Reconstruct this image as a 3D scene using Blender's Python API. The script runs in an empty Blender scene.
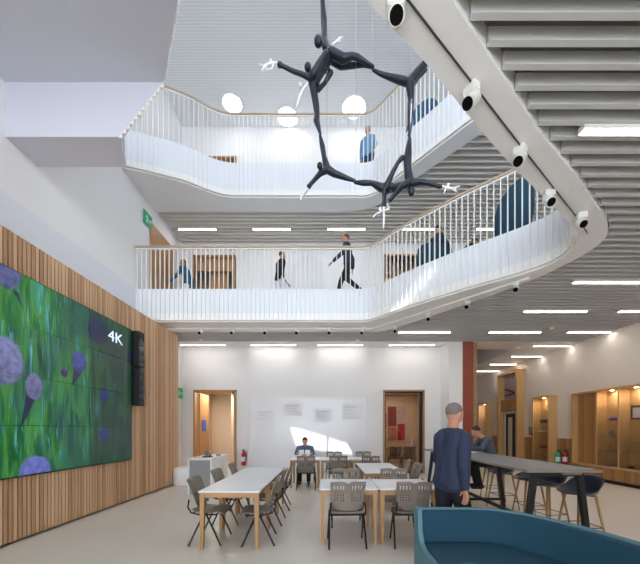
import bpy, bmesh, math, random
from mathutils import Vector, Matrix
from mathutils.geometry import tessellate_polygon
random.seed(7)
S = bpy.context.scene
COL = S.collection
PI = math.pi

# ------------------------------------------------------------------ colours and materials
def lin(c):
    c = c / 255.0
    return c / 12.92 if c <= 0.04045 else ((c + 0.055) / 1.055) ** 2.4
def rgb(r, g, b): return (lin(r), lin(g), lin(b), 1.0)

def mat(name, col, rough=0.6, metal=0.0, noise=0.0, nscale=8.0, emit=None, estr=0.0, coat=0.0, bump=0.0, bscale=200.0, spec=0.5):
    m = bpy.data.materials.new(name); m.use_nodes = True
    nt = m.node_tree; b = nt.nodes['Principled BSDF']
    b.inputs['Base Color'].default_value = col
    b.inputs['Roughness'].default_value = rough
    b.inputs['Metallic'].default_value = metal
    b.inputs['Specular IOR Level'].default_value = spec
    b.inputs['Coat Weight'].default_value = coat
    tc = nt.nodes.new('ShaderNodeTexCoord')
    if noise > 0:
        n = nt.nodes.new('ShaderNodeTexNoise'); n.inputs['Scale'].default_value = nscale
        n.inputs['Detail'].default_value = 4
        nt.links.new(tc.outputs['Object'], n.inputs['Vector'])
        r = nt.nodes.new('ShaderNodeMixRGB'); r.blend_type = 'MIX'
        r.inputs[1].default_value = tuple(max(0, v * (1 - noise)) for v in col[:3]) + (1,)
        r.inputs[2].default_value = tuple(min(1, v * (1 + noise)) for v in col[:3]) + (1,)
        nt.links.new(n.outputs['Fac'], r.inputs[0]); nt.links.new(r.outputs[0], b.inputs['Base Color'])
    if bump > 0:
        n2 = nt.nodes.new('ShaderNodeTexNoise'); n2.inputs['Scale'].default_value = bscale
        nt.links.new(tc.outputs['Object'], n2.inputs['Vector'])
        bp = nt.nodes.new('ShaderNodeBump'); bp.inputs['Strength'].default_value = bump
        bp.inputs['Distance'].default_value = 0.002
        nt.links.new(n2.outputs['Fac'], bp.inputs['Height']); nt.links.new(bp.outputs['Normal'], b.inputs['Normal'])
    if emit:
        b.inputs['Emission Color'].default_value = emit
        b.inputs['Emission Strength'].default_value = estr
    return m

def wood(name, dark, light, axis='Z', pitch=0.0, pax='Y', rough=0.5):
    """grain stretched along `axis`; when pitch > 0 every strip of that width along `pax` gets its own tone"""
    m = bpy.data.materials.new(name); m.use_nodes = True
    nt = m.node_tree; b = nt.nodes['Principled BSDF']; L = nt.links
    tc = nt.nodes.new('ShaderNodeTexCoord'); mp = nt.nodes.new('ShaderNodeMapping')
    sc = {'X': (1.2, 22, 22), 'Y': (22, 1.2, 22), 'Z': (22, 22, 1.2)}[axis]
    mp.inputs['Scale'].default_value = sc
    L.new(tc.outputs['Object'], mp.inputs['Vector'])
    n = nt.nodes.new('ShaderNodeTexNoise'); n.inputs['Scale'].default_value = 1.6; n.inputs['Detail'].default_value = 5
    L.new(mp.outputs[0], n.inputs['Vector'])
    fac = n.outputs['Fac']
    if pitch > 0:
        sx = nt.nodes.new('ShaderNodeSeparateXYZ'); L.new(tc.outputs['Object'], sx.inputs[0])
        dv = nt.nodes.new('ShaderNodeMath'); dv.operation = 'DIVIDE'; dv.inputs[1].default_value = pitch
        L.new(sx.outputs[pax], dv.inputs[0])
        fl = nt.nodes.new('ShaderNodeMath'); fl.operation = 'FLOOR'; L.new(dv.outputs[0], fl.inputs[0])
        wn = nt.nodes.new('ShaderNodeTexWhiteNoise'); wn.noise_dimensions = '1D'; L.new(fl.outputs[0], wn.inputs['W'])
        mx = nt.nodes.new('ShaderNodeMath'); mx.operation = 'MULTIPLY_ADD'; mx.inputs[1].default_value = 0.55
        L.new(wn.outputs['Value'], mx.inputs[0])
        m2 = nt.nodes.new('ShaderNodeMath'); m2.operation = 'MULTIPLY'; m2.inputs[1].default_value = 0.5
        L.new(fac, m2.inputs[0]); L.new(m2.outputs[0], mx.inputs[2]); fac = mx.outputs[0]
    cr = nt.nodes.new('ShaderNodeValToRGB')
    cr.color_ramp.elements[0].position = 0.2; cr.color_ramp.elements[0].color = dark
    cr.color_ramp.elements[1].position = 0.8; cr.color_ramp.elements[1].color = light
    L.new(fac, cr.inputs[0]); L.new(cr.outputs[0], b.inputs['Base Color'])
    b.inputs['Roughness'].default_value = rough
    return m

def glass(name, tint=(1, 1, 1, 1), alpha=0.12, rough=0.02):
    m = bpy.data.materials.new(name); m.use_nodes = True
    nt = m.node_tree; nt.nodes.clear(); L = nt.links
    o = nt.nodes.new('ShaderNodeOutputMaterial'); mx = nt.nodes.new('ShaderNodeMixShader')
    t = nt.nodes.new('ShaderNodeBsdfTransparent'); t.inputs[0].default_value = tint
    g = nt.nodes.new('ShaderNodeBsdfGlossy'); g.inputs['Roughness'].default_value = rough
    fr = nt.nodes.new('ShaderNodeFresnel'); fr.inputs[0].default_value = 1.45
    ad = nt.nodes.new('ShaderNodeMath'); ad.operation = 'MULTIPLY_ADD'; ad.inputs[1].default_value = 0.45; ad.inputs[2].default_value = alpha * 0.1
    L.new(fr.outputs[0], ad.inputs[0]); L.new(ad.outputs[0], mx.inputs[0])
    L.new(t.outputs[0], mx.inputs[1]); L.new(g.outputs[0], mx.inputs[2]); L.new(mx.outputs[0], o.inputs[0])
    return m

M = {}
M['wall'] = mat('white wall paint', rgb(236, 236, 238), 0.7, noise=0.015, nscale=2)
M['soffit'] = mat('white soffit paint', rgb(240, 240, 241), 0.55)
M['fascia'] = mat('white fascia panel', rgb(226, 231, 240), 0.5)
M['fin'] = mat('white powder coated metal', rgb(238, 235, 228), 0.4)
M['baffle'] = mat('pale grey baffle', rgb(198, 199, 199), 0.55, noise=0.03, nscale=3)
M['plenum'] = mat('dark ceiling void', rgb(112, 111, 108), 0.9)
M['floor'] = mat('pale grey resin floor', rgb(224, 215, 204), 0.33, noise=0.05, nscale=0.9, bump=0.1, bscale=3, spec=0.35)
M['floor_up'] = mat('grey carpet', rgb(150, 148, 146), 0.9)
M['beige'] = mat('beige corridor paint', rgb(214, 196, 172), 0.7)
M['lilac'] = mat('lilac grey paint', rgb(176, 170, 184), 0.7)
M['oak'] = wood('oak frame', rgb(160, 118, 74), rgb(194, 152, 106), 'Z')
M['oak_x'] = wood('oak rail', rgb(160, 118, 74), rgb(194, 152, 106), 'X')
M['oak_light'] = wood('pale oak joinery', rgb(190, 148, 96), rgb(220, 182, 128), 'Z')
M['oak_panel'] = wood('oak wainscot', rgb(150, 104, 64), rgb(190, 144, 96), 'Z', 0.07, 'Y')
M['clad'] = wood('timber slats', rgb(176, 134, 98), rgb(224, 186, 148), 'Z', 0.066, 'Y', 0.55)
M['clad_back'] = mat('dark cladding backing', rgb(72, 48, 34), 0.9)
M['handrail'] = wood('oak handrail', rgb(168, 146, 124), rgb(198, 178, 156), 'X')
M['black'] = mat('black metal', rgb(26, 27, 30), 0.45)
M['void'] = mat('matt black', rgb(10, 10, 11), 0.95, spec=.1)
M['blackgloss'] = mat('black gloss plastic', rgb(16, 17, 22), 0.25)
M['taupe'] = mat('taupe plastic', rgb(136, 126, 116), 0.5, noise=0.03, nscale=20)
M['tabletop'] = mat('white laminate', rgb(228, 230, 234), 0.35)
M['grey'] = mat('grey laminate', rgb(150, 150, 152), 0.5)
M['greytop'] = mat('dark grey laminate', rgb(120, 122, 126), 0.4)
M['plyedge'] = mat('plywood edge', rgb(150, 130, 104), 0.6)
M['navy'] = mat('navy plastic', rgb(30, 38, 54), 0.35)
M['teal'] = mat('teal wool', rgb(23, 68, 88), 0.85, noise=0.12, nscale=90, bump=0.4, bscale=350)
M['tealedge'] = mat('teal wool outer', rgb(92, 132, 146), 0.85, noise=0.1, nscale=90, bump=0.4, bscale=350)
M['bronze'] = mat('dark blue bronze', rgb(34, 42, 52), 0.38, metal=0.35, noise=0.25, nscale=14, bump=0.3, bscale=60)
M['plaster'] = mat('white plaster', rgb(226, 228, 230), 0.6)
M['wire'] = mat('steel wire', rgb(170, 172, 175), 0.3, metal=1)
M['white'] = mat('white enamel', rgb(232, 232, 230), 0.4)
M['red'] = mat('red enamel', rgb(196, 24, 28), 0.3)
M['redpanel'] = mat('oxide red panel', rgb(142, 62, 46), 0.5, noise=0.15, nscale=3)
M['green'] = mat('green sign', rgb(20, 128, 92), 0.4, emit=rgb(20, 140, 100), estr=0.3)
M['paper'] = mat('white paper', rgb(238, 239, 244), 0.8)
M['ink'] = mat('faint ink', rgb(200, 204, 218), 0.8)
M['board'] = mat('whiteboard', rgb(234, 237, 243), 0.22)
M['glass'] = glass('clear glass')
M['glass_tint'] = glass('tinted door glass', rgb(212, 204, 200), 0.3)
M['lamp'] = mat('lit diffuser', rgb(255, 250, 240), 0.5, emit=(1.0, 0.93, 0.83, 1), estr=16.0)
M['disc'] = mat('lit round diffuser', rgb(255, 255, 252), 0.5, emit=(1.0, 0.97, 0.92, 1), estr=9.0)
M['caselamp'] = mat('lit case lamp', rgb(255, 230, 180), 0.5, emit=(1.0, 0.78, 0.45, 1), estr=25.0)
M['skin'] = mat('skin', rgb(196, 142, 118), 0.5)
M['hair_dark'] = mat('dark brown hair', rgb(44, 32, 26), 0.7, bump=0.5, bscale=120)
M['hair_grey'] = mat('grey hair', rgb(120, 112, 108), 0.7, bump=0.5, bscale=120)
M['hair_brown'] = mat('brown hair', rgb(98, 66, 46), 0.7, bump=0.5, bscale=120)
M['suit'] = mat('navy suit', rgb(44, 52, 78), 0.8)
M['greysuit'] = mat('grey suit', rgb(74, 82, 98), 0.8)
M['blackcloth'] = mat('black cloth', rgb(24, 26, 34), 0.85)
M['bluetee'] = mat('slate blue cloth', rgb(86, 104, 132), 0.85)
M['bluejacket'] = mat('teal blue cloth', rgb(24, 96, 132), 0.85)
M['whitecloth'] = mat('white cloth', rgb(220, 222, 226), 0.85)
M['lightblue'] = mat('light blue cloth', rgb(120, 165, 205), 0.85)
M['denim'] = mat('denim', rgb(40, 80, 120), 0.85)
M['shoe'] = mat('black leather', rgb(18, 17, 18), 0.35)
M['brick'] = None
def brick_mat():
    m = bpy.data.materials.new('buff brick'); m.use_nodes = True
    nt = m.node_tree; b = nt.nodes['Principled BSDF']
    tc = nt.nodes.new('ShaderNodeTexCoord'); mp = nt.nodes.new('ShaderNodeMapping'); mp.inputs['Rotation'].default_value = (PI/2, 0, 0)
    t = nt.nodes.new('ShaderNodeTexBrick'); t.inputs['Scale'].default_value = 4
    t.inputs['Color1'].default_value = rgb(160, 126, 82); t.inputs['Color2'].default_value = rgb(136, 104, 66); t.inputs['Mortar'].default_value = rgb(190, 176, 150)
    nt.links.new(tc.outputs['Object'], mp.inputs[0]); nt.links.new(mp.outputs[0], t.inputs['Vector']); nt.links.new(t.outputs['Color'], b.inputs['Base Color'])
    b.inputs['Roughness'].default_value = 0.85
    return m
M['brick'] = brick_mat()
def roof_mat():
    m = bpy.data.materials.new('fine ribbed white roof lining'); m.use_nodes = True
    nt = m.node_tree; b = nt.nodes['Principled BSDF']
    tc = nt.nodes.new('ShaderNodeTexCoord'); w = nt.nodes.new('ShaderNodeTexWave')
    w.bands_direction = 'Y'; w.inputs['Scale'].default_value = 4.4; w.inputs['Distortion'].default_value = 1.2
    cr = nt.nodes.new('ShaderNodeValToRGB')
    cr.color_ramp.elements[0].color = rgb(222, 223, 222); cr.color_ramp.elements[0].position = 0.25
    cr.color_ramp.elements[1].color = rgb(234, 235, 234); cr.color_ramp.elements[1].position = 0.6
    nt.links.new(tc.outputs['Object'], w.inputs['Vector']); nt.links.new(w.outputs['Fac'], cr.inputs[0]); nt.links.new(cr.outputs[0], b.inputs['Base Color'])
    b.inputs['Roughness'].default_value = 0.7
    return m
M['roof'] = roof_mat()

# ------------------------------------------------------------------ mesh helpers
def box(bm, x0, x1, y0, y1, z0, z1):
    v = [bm.verts.new((x, y, z)) for z in (z0, z1) for y in (y0, y1) for x in (x0, x1)]
    for f in ((0, 2, 3, 1), (4, 5, 7, 6), (0, 1, 5, 4), (2, 6, 7, 3), (0, 4, 6, 2), (1, 3, 7, 5)):
        bm.faces.new([v[i] for i in f])
    return v
def basis(d):
    d = d.normalized()
    a = Vector((0, 0, 1)) if abs(d.z) < 0.9 else Vector((1, 0, 0))
    u = d.cross(a).normalized(); return u, d.cross(u).normalized()
def tube(bm, pts, r, n=8, cap=True):
    pts = [Vector(p) for p in pts]
    rs = r if isinstance(r, (list, tuple)) else [r] * len(pts)
    rings = []
    d0 = (pts[1] - pts[0]); u, w = basis(d0)
    for i, p in enumerate(pts):
        d = (pts[min(i + 1, len(pts) - 1)] - pts[max(i - 1, 0)]).normalized()
        u = (u - d * u.dot(d)).normalized(); w = d.cross(u)
        rings.append([bm.verts.new(p + (u * math.cos(2 * PI * k / n) + w * math.sin(2 * PI * k / n)) * rs[i]) for k in range(n)])
    for a, b in zip(rings, rings[1:]):
        for k in range(n):
            bm.faces.new((a[k], a[(k + 1) % n], b[(k + 1) % n], b[k]))
    if cap:
        bm.faces.new(rings[0][::-1]); bm.faces.new(rings[-1])
def bar(bm, p, q, w, h, w2=None, h2=None):
    """square section bar from p to q (w, h: half sizes)"""
    p = Vector(p); q = Vector(q); w2 = w2 or w; h2 = h2 or h
    d = (q - p).normalized()
    a = Vector((0, 1, 0)) if abs(d.y) < 0.7 else Vector((1, 0, 0))
    u = (a.cross(d)).normalized(); v = d.cross(u)
    A = [bm.verts.new(p + u * sx * w + v * sy * h) for sx, sy in ((-1, -1), (1, -1), (1, 1), (-1, 1))]
    B = [bm.verts.new(q + u * sx * w2 + v * sy * h2) for sx, sy in ((-1, -1), (1, -1), (1, 1), (-1, 1))]
    for k in range(4): bm.faces.new((A[k], A[(k + 1) % 4], B[(k + 1) % 4], B[k]))
    bm.faces.new(A[::-1]); bm.faces.new(B)
def lathe(bm, prof, n=20, c=(0, 0, 0)):
    rings = [[bm.verts.new((c[0] + r * math.cos(2 * PI * k / n), c[1] + r * math.sin(2 * PI * k / n), c[2] + z)) for k in range(n)] for r, z in prof]
    for a, b in zip(rings, rings[1:]):
        for k in range(n): bm.faces.new((a[k], a[(k + 1) % n], b[(k + 1) % n], b[k]))
    bm.faces.new(rings[0][::-1]); bm.faces.new(rings[-1])
def ball(bm, c, r, sub=2, mtx=None):
    mt = Matrix.Translation(Vector(c))
    if mtx is not None: mt = mt @ mtx
    if not isinstance(r, (tuple, list)): r = (r, r, r)
    bmesh.ops.create_icosphere(bm, subdivisions=sub, radius=1.0, matrix=mt @ Matrix.Diagonal((r[0], r[1], r[2], 1)))
def capsule(bm, p, q, r0, r1):
    p = Vector(p); q = Vector(q)
    if (q - p).length > 1e-4: tube(bm, [p, q], [r0, r1], 12)
    ball(bm, p, r0); ball(bm, q, r1)
def extrude_poly(bm, pts, z0, z1, holes=()):
    loops = [list(pts)] + [list(h) for h in holes]
    tri = tessellate_polygon([[Vector((x, y, 0)) for x, y in l] for l in loops])
    flat = [p for l in loops for p in l]
    lo = [bm.verts.new((x, y, z0)) for x, y in flat]; hi = [bm.verts.new((x, y, z1)) for x, y in flat]
    for t in tri:
        bm.faces.new([lo[i] for i in t]); bm.faces.new([hi[i] for i in t[::-1]])
    o = 0
    for l in loops:
        n = len(l)
        for k in range(n):
            a, b = o + k, o + (k + 1) % n
            bm.faces.new((lo[a], lo[b], hi[b], hi[a]))
        o += n
def mesh(name, bm, smooth=False, bevel=0.0, seg=2):
    if bevel > 0:
        bmesh.ops.bevel(bm, geom=list(bm.edges), offset=bevel, segments=seg, affect='EDGES', clamp_overlap=True)
    bmesh.ops.recalc_face_normals(bm, faces=bm.faces)
    me = bpy.data.meshes.new(name); bm.to_mesh(me); bm.free()
    if smooth:
        for p in me.polygons: p.use_smooth = True
        if smooth == 'auto':
            try: me.set_sharp_from_angle(angle=math.radians(40))
            except Exception: pass
    return me
def obj(name, bm, m, parent=None, smooth=False, bevel=0.0):
    me = bm if isinstance(bm, bpy.types.Mesh) else mesh(name, bm, smooth, bevel)
    o = bpy.data.objects.new(name, me); COL.objects.link(o)
    if m is not None: me.materials.append(m if not isinstance(m, str) else M[m])
    if parent: o.parent = parent
    return o
def modded(bm, mods):
    me = bpy.data.meshes.new('tmp'); bm.to_mesh(me); bm.free()
    o = bpy.data.objects.new('tmp', me); COL.objects.link(o)
    for kind, props in mods:
        md = o.modifiers.new('m', kind)
        for k, v in props.items(): setattr(md, k, v)
    dg = bpy.context.evaluated_depsgraph_get()
    out = bpy.data.meshes.new_from_object(o.evaluated_get(dg))
    bpy.data.objects.remove(o); bpy.data.meshes.remove(me)
    for p in out.polygons: p.use_smooth = True
    return out
def remeshed(bm, voxel, it=2):
    bmesh.ops.recalc_face_normals(bm, faces=bm.faces)
    return modded(bm, [('REMESH', dict(mode='VOXEL', voxel_size=voxel)), ('SMOOTH', dict(factor=0.5, iterations=it))])
def tag(o, label, cat, group=None, kind=None):
    o['label'] = label; o['category'] = cat
    if group: o['group'] = group
    if kind: o['kind'] = kind
    return o
def thing(name, label, cat, loc=(0, 0, 0), rz=0.0, group=None):
    o = bpy.data.objects.new(name, None); COL.objects.link(o); o.empty_display_size = 0.1
    o.location = loc; o.rotation_euler = (0, 0, rz)
    return tag(o, label, cat, group)
def dup(root, loc, rz=0.0, label=None, group=None):
    r = root.copy(); COL.objects.link(r); r.location = loc; r.rotation_euler = (0, 0, rz)
    if label: r['label'] = label
    if group: r['group'] = group
    for ch in list(root.children):
        c = ch.copy(); COL.objects.link(c); c.parent = r
        for g in list(ch.children):
            d = g.copy(); COL.objects.link(d); d.parent = c
    return r
def struct(name, bm, m, label=None, parent=None, smooth=False):
    o = obj(name, bm, m, parent, smooth); o['kind'] = 'structure'
    if label and not parent: o['label'] = label
    return o
NB = bmesh.new
def area(loc, sx, sy, e, rot=(0, 0, 0), c=(1, .97, .92), portal=False):
    l = bpy.data.lights.new('area', 'AREA'); l.shape = 'RECTANGLE'; l.size = sx; l.size_y = sy; l.energy = e; l.color = c
    o = bpy.data.objects.new('area', l); COL.objects.link(o); o.location = loc; o.rotation_euler = rot
    if portal: l.cycles.is_portal = True
    return o

# ------------------------------------------------------------------ levels and outlines
XL, XR, YB, YR = -5.0, 8.3, 11.2, -5.0
Z1c, Z1 = 4.36, 5.20          # ground ceiling, first floor
Z2c, Z2 = 7.94, 8.88          # first-floor ceiling, second floor
ZR = 12.0
def smooth_line(pts, it=2):
    for _ in range(it):
        out = [pts[0]]
        for a, b in zip(pts, pts[1:]):
            out.append((a[0] * .75 + b[0] * .25, a[1] * .75 + b[1] * .25)); out.append((a[0] * .25 + b[0] * .75, a[1] * .25 + b[1] * .75))
        out.append(pts[-1]); pts = out
    return pts
# first floor opening: far edge runs left to right, turns at the tip and comes back towards the front
H1far = [(-5.0, 8.46), (0.5, 8.46)] + smooth_line([(0.6, 8.46), (1.2, 8.46), (1.70, 7.70), (2.82, 6.52), (3.52, 5.92), (3.86, 5.5), (3.88, 5.05), (3.62, 4.62), (3.2, 4.30)]) 
H1near = [(2.05, 3.49), (1.5, 3.07), (0.775, 2.48), (0.29, 2.13), (-1.0, 1.1), (-1.8, 0.8), (-5.0, 0.8)]
H1 = H1far + H1near
B1 = [(-5.0, 9.33), (1.2, 9.33)] + smooth_line([(1.25, 9.33), (1.6, 9.30), (2.03, 8.87), (3.8, 6.30), (4.14, 5.4), (4.16, 4.75), (3.75, 4.32)]) + [(2.76, 3.57), (2.0, 3.04), (0.85, 2.13), (-0.6, 0.95), (-1.5, 0.5), (-5.0, 0.5)]
H2 = [(-5.0, 7.88)] + smooth_line([(-4.8, 7.95), (-4.2, 8.16), (-3.6, 8.40), (-3.15, 8.74), (-2.75, 8.91), (-2.3, 8.92)]) + [(0.5, 8.92)] + \
     smooth_line([(0.7, 8.92), (1.25, 8.92), (1.6, 8.50), (1.9, 8.12), (3.07, 6.66), (4.3, 5.2), (4.9, 4.3), (4.9, 3.4)]) + [(4.6, 1.0), (-5.0, 1.0)]
B2 = [(-5.0, 9.47), (0.2, 9.47)] + smooth_line([(0.3, 9.47), (1.3, 9.42), (1.85, 8.78), (2.25, 8.28), (3.4, 6.92), (4.75, 5.3), (5.3, 4.3), (5.3, 3.4)]) + [(5.0, 0.7), (-5.0, 0.7)]
def inset_x(poly, e=0.0): return [(x if x > -4.99 else x - e, y) for x, y in poly]

def spans(poly, y, x0, x1):
    xs = []
    for (ax, ay), (bx, by) in zip(poly, poly[1:] + poly[:1]):
        if (ay <= y < by) or (by <= y < ay):
            xs.append(ax + (y - ay) / (by - ay) * (bx - ax))
    xs.sort(); res = []; cur = x0
    for a, b in zip(xs[::2], xs[1::2]):
        if a > cur: res.append((cur, min(a, x1)))
        cur = max(cur, b)
    if cur < x1: res.append((cur, x1))
    return [(a, b) for a, b in res if b - a > 0.06]

# ------------------------------------------------------------------ the room shell
b = NB(); box(b, -5.3, 8.5, YR - 0.2, 19, -0.2, 0); struct('floor', b, 'floor', 'pale grey resin floor of the hall')
b = NB(); box(b, -5.3, XL, YR, 11.4, 0, ZR)
struct('wall_left', b, 'wall', 'tall white wall above the timber cladding')
b = NB()
box(b, XR, 8.5, YR, 19, 0, ZR)
struct('wall_right', b, mat('cream wall paint', rgb(238, 229, 222), .7), 'long cream wall with oak framed cases')
b = NB()
def wall_strip(x0, x1, openings):
    z = 0
    for a, c in openings:
        if a > z: box(b, x0, x1, YB, 11.4, z, a)
        z = c
    box(b, x0, x1, YB, 11.4, z, ZR)
wall_strip(-5.0, -4.55, [])
wall_strip(-4.55, -4.15, [(0, 2.86), (5.2, 7.5)])
wall_strip(-4.15, -3.12, [(0, 2.86), (5.2, 7.5), (8.88, 10.9)])
wall_strip(-3.12, 2.0, [])
wall_strip(2.0, 3.38, [(0, 2.86), (5.2, 7.5)])
wall_strip(3.38, 4.02, [])
box(b, 4.02, XR, YB, 11.4, Z1, ZR)
struct('wall_back', b, 'wall', 'white back wall with two door openings')
b = NB(); box(b, -2.67, 1.45, 11.06, YB, 0, Z1c); struct('trim_1', b, 'wall', 'shallow white wall lining behind the whiteboard')
b = NB(); box(b, 3.98, 4.42, 10.45, YB - .001, 0, Z1c + 0.2); box(b, 4.03, 4.42, YB - .001, 11.4, 0, Z1); struct('column_1', b, 'wall', 'cream pier at the end of the back wall'); 
b = NB(); box(b, 4.42, 4.77, 10.45, 10.9, 0, Z1c + .2); struct('column_2', b, 'redpanel', 'oxide red column beside the cream pier')
b = NB(); box(b, 4.77, 4.95, 10.6, 18, 0, Z1c + .2); struct('column_3', b, 'brick', 'buff brick strip at the corridor mouth')
b = NB(); box(b, 4.95, XR, 18, 18.2, 0, Z1 + .9); struct('wall_end', b, 'wall', 'far end wall of the corridor')
# rear wall: open frame with mullions behind the viewer, openings sized to tune the daylight
b = NB()
box(b, -5.3, 8.5, YR - .2, YR, 10.6, ZR); box(b, -5.3, 8.5, YR - .2, YR, Z1c, Z1)
box(b, 2.4, 8.5, YR - .2, YR, 0, Z1c)  # solid lower right, closed to dim the ground floor
for i in range(8):
    x = -5.1 + i * 1.92; box(b, x - .05, x + .05, YR - .15, YR, 0, 10.6)
struct('window_1', b, 'fin', 'glazed rear wall frame, lower right closed to dim the ground floor')
# roof with an unseen slot, shaped to throw the sun patch on the whiteboard
SUNX, SUNZ = .25, 1.05
slot = []
for x, z in ((-1.25, 1.6), (1.3, .80), (1.35, .45), (-1.0, .75)):
    t_ = (ZR - z) / SUNZ; slot.append((x + SUNX * t_, 11.06 - t_))
b = NB(); extrude_poly(b, [(-5.3, YR), (8.5, YR), (8.5, 11.4), (-5.3, 11.4)], ZR, ZR + .15, [slot, [(-4, 2.4), (4.4, 2.4), (4.4, 6.2), (-4, 6.2)]]); struct('ceiling', b, 'roof', 'fine ribbed white roof lining')

b = NB()  # hood over the larger roof opening, added out of view for more sky light
def quad(*p): b.faces.new([b.verts.new(q_) for q_ in p])
quad((-4, 2.4, ZR + .15), (4.4, 2.4, ZR + .15), (4.4, 6.2, 14.6), (-4, 6.2, 14.6))
quad((-4.1, 2.3, ZR + .15), (4.5, 2.3, ZR + .15), (4.5, 6.2, 14.75), (-4.1, 6.2, 14.75))
for x_ in (-4, -4.1, 4.4, 4.5): quad((x_, 2.35, ZR), (x_, 6.2, ZR), (x_, 6.2, 14.7), (x_, 2.35, ZR + .15))
struct('added_roof_hood', b, 'wall', 'unseen roof hood added to bring sky light into the atrium')
b = NB(); box(b, -4.1, 4.5, 5.45, 5.55, ZR, ZR + .12); struct('trim_13', b, 'fin', 'steel beam across the added roof opening that carries the sculpture')
def slab(name, zc, zf, hole, band, ymax, label):
    b = NB(); extrude_poly(b, [(XL - .001, YR), (XR, YR), (XR, ymax), (XL - .001, ymax)], zc + 0.2, zf, [[(max(x, XL + .02), y) for x, y in hole]])
    for f in b.faces: pass
    o = struct('floor', b, 'fascia', label)
    return o
slab('first', Z1c, Z1, H1, B1, YB, 'first floor slab with curved white edge')
slab('second', Z2c, Z2, H2, B2, YB, 'second floor slab with curved white edge')
# soffit bands between opening edge and baffles
def ring(hole, band, z0, z1, label, i):
    b = NB()
    hh = [(max(x, XL + .03), y) for x, y in hole]; bb = list(band)
    bb = [(max(x, XL), y) for x, y in bb]
    extrude_poly(b, bb, z0, z1, [hh])
    return struct('trim_%d' % i, b, 'soffit', label)
ring(H1, B1, Z1c - .03, Z1c + .2, 'smooth white soffit band around the first floor opening', 2)
ring(H2, B2, Z2c - .03, Z2c + .2, 'smooth white soffit band around the second floor opening', 3)
# plenum boards + baffles
def baffles(zc, band, pitch, y0, y1, label, h=0.115, t=0.03, x0=XL, x1=XR, mt='baffle'):
    b = NB(); y = y0
    while y < y1:
        for a, c in spans(band, y, x0, x1):
            a2 = a + (0.03 if a > x0 + .01 else 0.0); c2 = c - (0.03 if c < x1 - .01 else 0.0)
            v = box(b, a2, c2, y - t / 2, y + t / 2, zc + .012, zc + h)
            box(b, a2, c2, y - t / 2 - .012, y + t / 2 + .004, zc, zc + .012)
        y += pitch
    o = struct('ceiling', b, mt, label); return o
baffles(Z1c, B1, 0.155, -1.5, 10.45, 'grey baffle ceiling over the ground floor')
baffles(Z2c + .02, B2, 0.18, 4.0, YB, 'grey baffle ceiling over the first floor', mt='fin')
for zc, band, i in ((Z1c, B1, 4), (Z2c, B2, 5)):
    b = NB(); extrude_poly(b, [(XL, YR), (XR, YR), (XR, YB - (.75 if i == 4 else 0)), (XL, YB - (.75 if i == 4 else 0))], zc + .17, zc + .199, [[(max(x, XL + .01), y) for x, y in band]])
    struct('trim_%d' % i, b, 'plenum', 'dark void above the baffles')
b = NB(); box(b, XL, XR, 10.45, YB, Z1c, Z1c + .19); struct('ceiling', b, 'soffit', 'plain white ceiling margin by the back wall')
# corridor ceiling beyond the column, with a taller lilac void on its left
b = NB(); box(b, 6.75, XR, YB, 18, Z1c, Z1c + .2); box(b, 6.6, 6.75, YB, 18, Z1c - .03, 5.6); box(b, 4.95, 6.6, YB, 11.5, Z1c, Z1c + .2)
y = 11.3
struct('ceiling', b, 'soffit', 'white corridor ceiling strip')
b = NB(); box(b, 4.95, 6.6, 11.4, 18, 5.6, 5.8); box(b, 4.95, 4.97, 11.5, 18, 4.5, 5.6); struct('ceiling', b, 'lilac', 'raised lilac corridor ceiling')
# near left bulkhead hanging from the left wall, with its soffit running towards the front
b = NB()
q = [(-5.0, 6.08), (-3.225, 6.08), (-3.215, 6.09), (-2.54, 6.93), (-2.54, 8.0), (-5.0, 8.0)]
qb = [(-5.0, 6.08), (-3.47, 6.08), (-3.50, 6.60), (-2.86, 7.57), (-2.86, 8.0), (-5.0, 8.0)]
A = [b.verts.new((x, 5.03, z)) for x, z in q]; Bv = [b.verts.new((x, 5.61, z)) for x, z in qb]
b.faces.new(A); b.faces.new(Bv[::-1])
for k in range(6): b.faces.new((A[k], A[(k + 1) % 6], Bv[(k + 1) % 6], Bv[k]))
edge = [(-2.54, 5.03), (-2.34, 4.75), (-2.12, 4.44), (-1.86, 4.06), (-1.5, 3.4), (-1.2, 2.6), (-1.1, 1.6), (-1.1, .5)]
extrude_poly(b, [(-5.0, 5.03)] + edge + [(-5.0, .5)], 6.93, 7.6)
struct('trim_6', b, mat('lilac white paint', rgb(206, 208, 218), .6), 'white bulkhead and soffit on the upper left wall')
b = NB()
for k in range(12):
    t_ = k / 12; x = -3.24 + .70 * t_; z = 6.07 + .86 * t_
    box(b, x + .01, x + .062, 5.035, 5.05, z, z + .15)
for (ax, ay), (bx, by) in zip(edge, edge[1:4]):
    for k in range(4):
        t_ = (k + .5) / 4; x = ax + (bx - ax) * t_; y = ay + (by - ay) * t_
        box(b, x - .01, x + .03, y, y + .015, 6.93, 7.6)
struct('trim_7', b, 'fin', 'white fins on the edge of the bulkhead')

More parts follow.
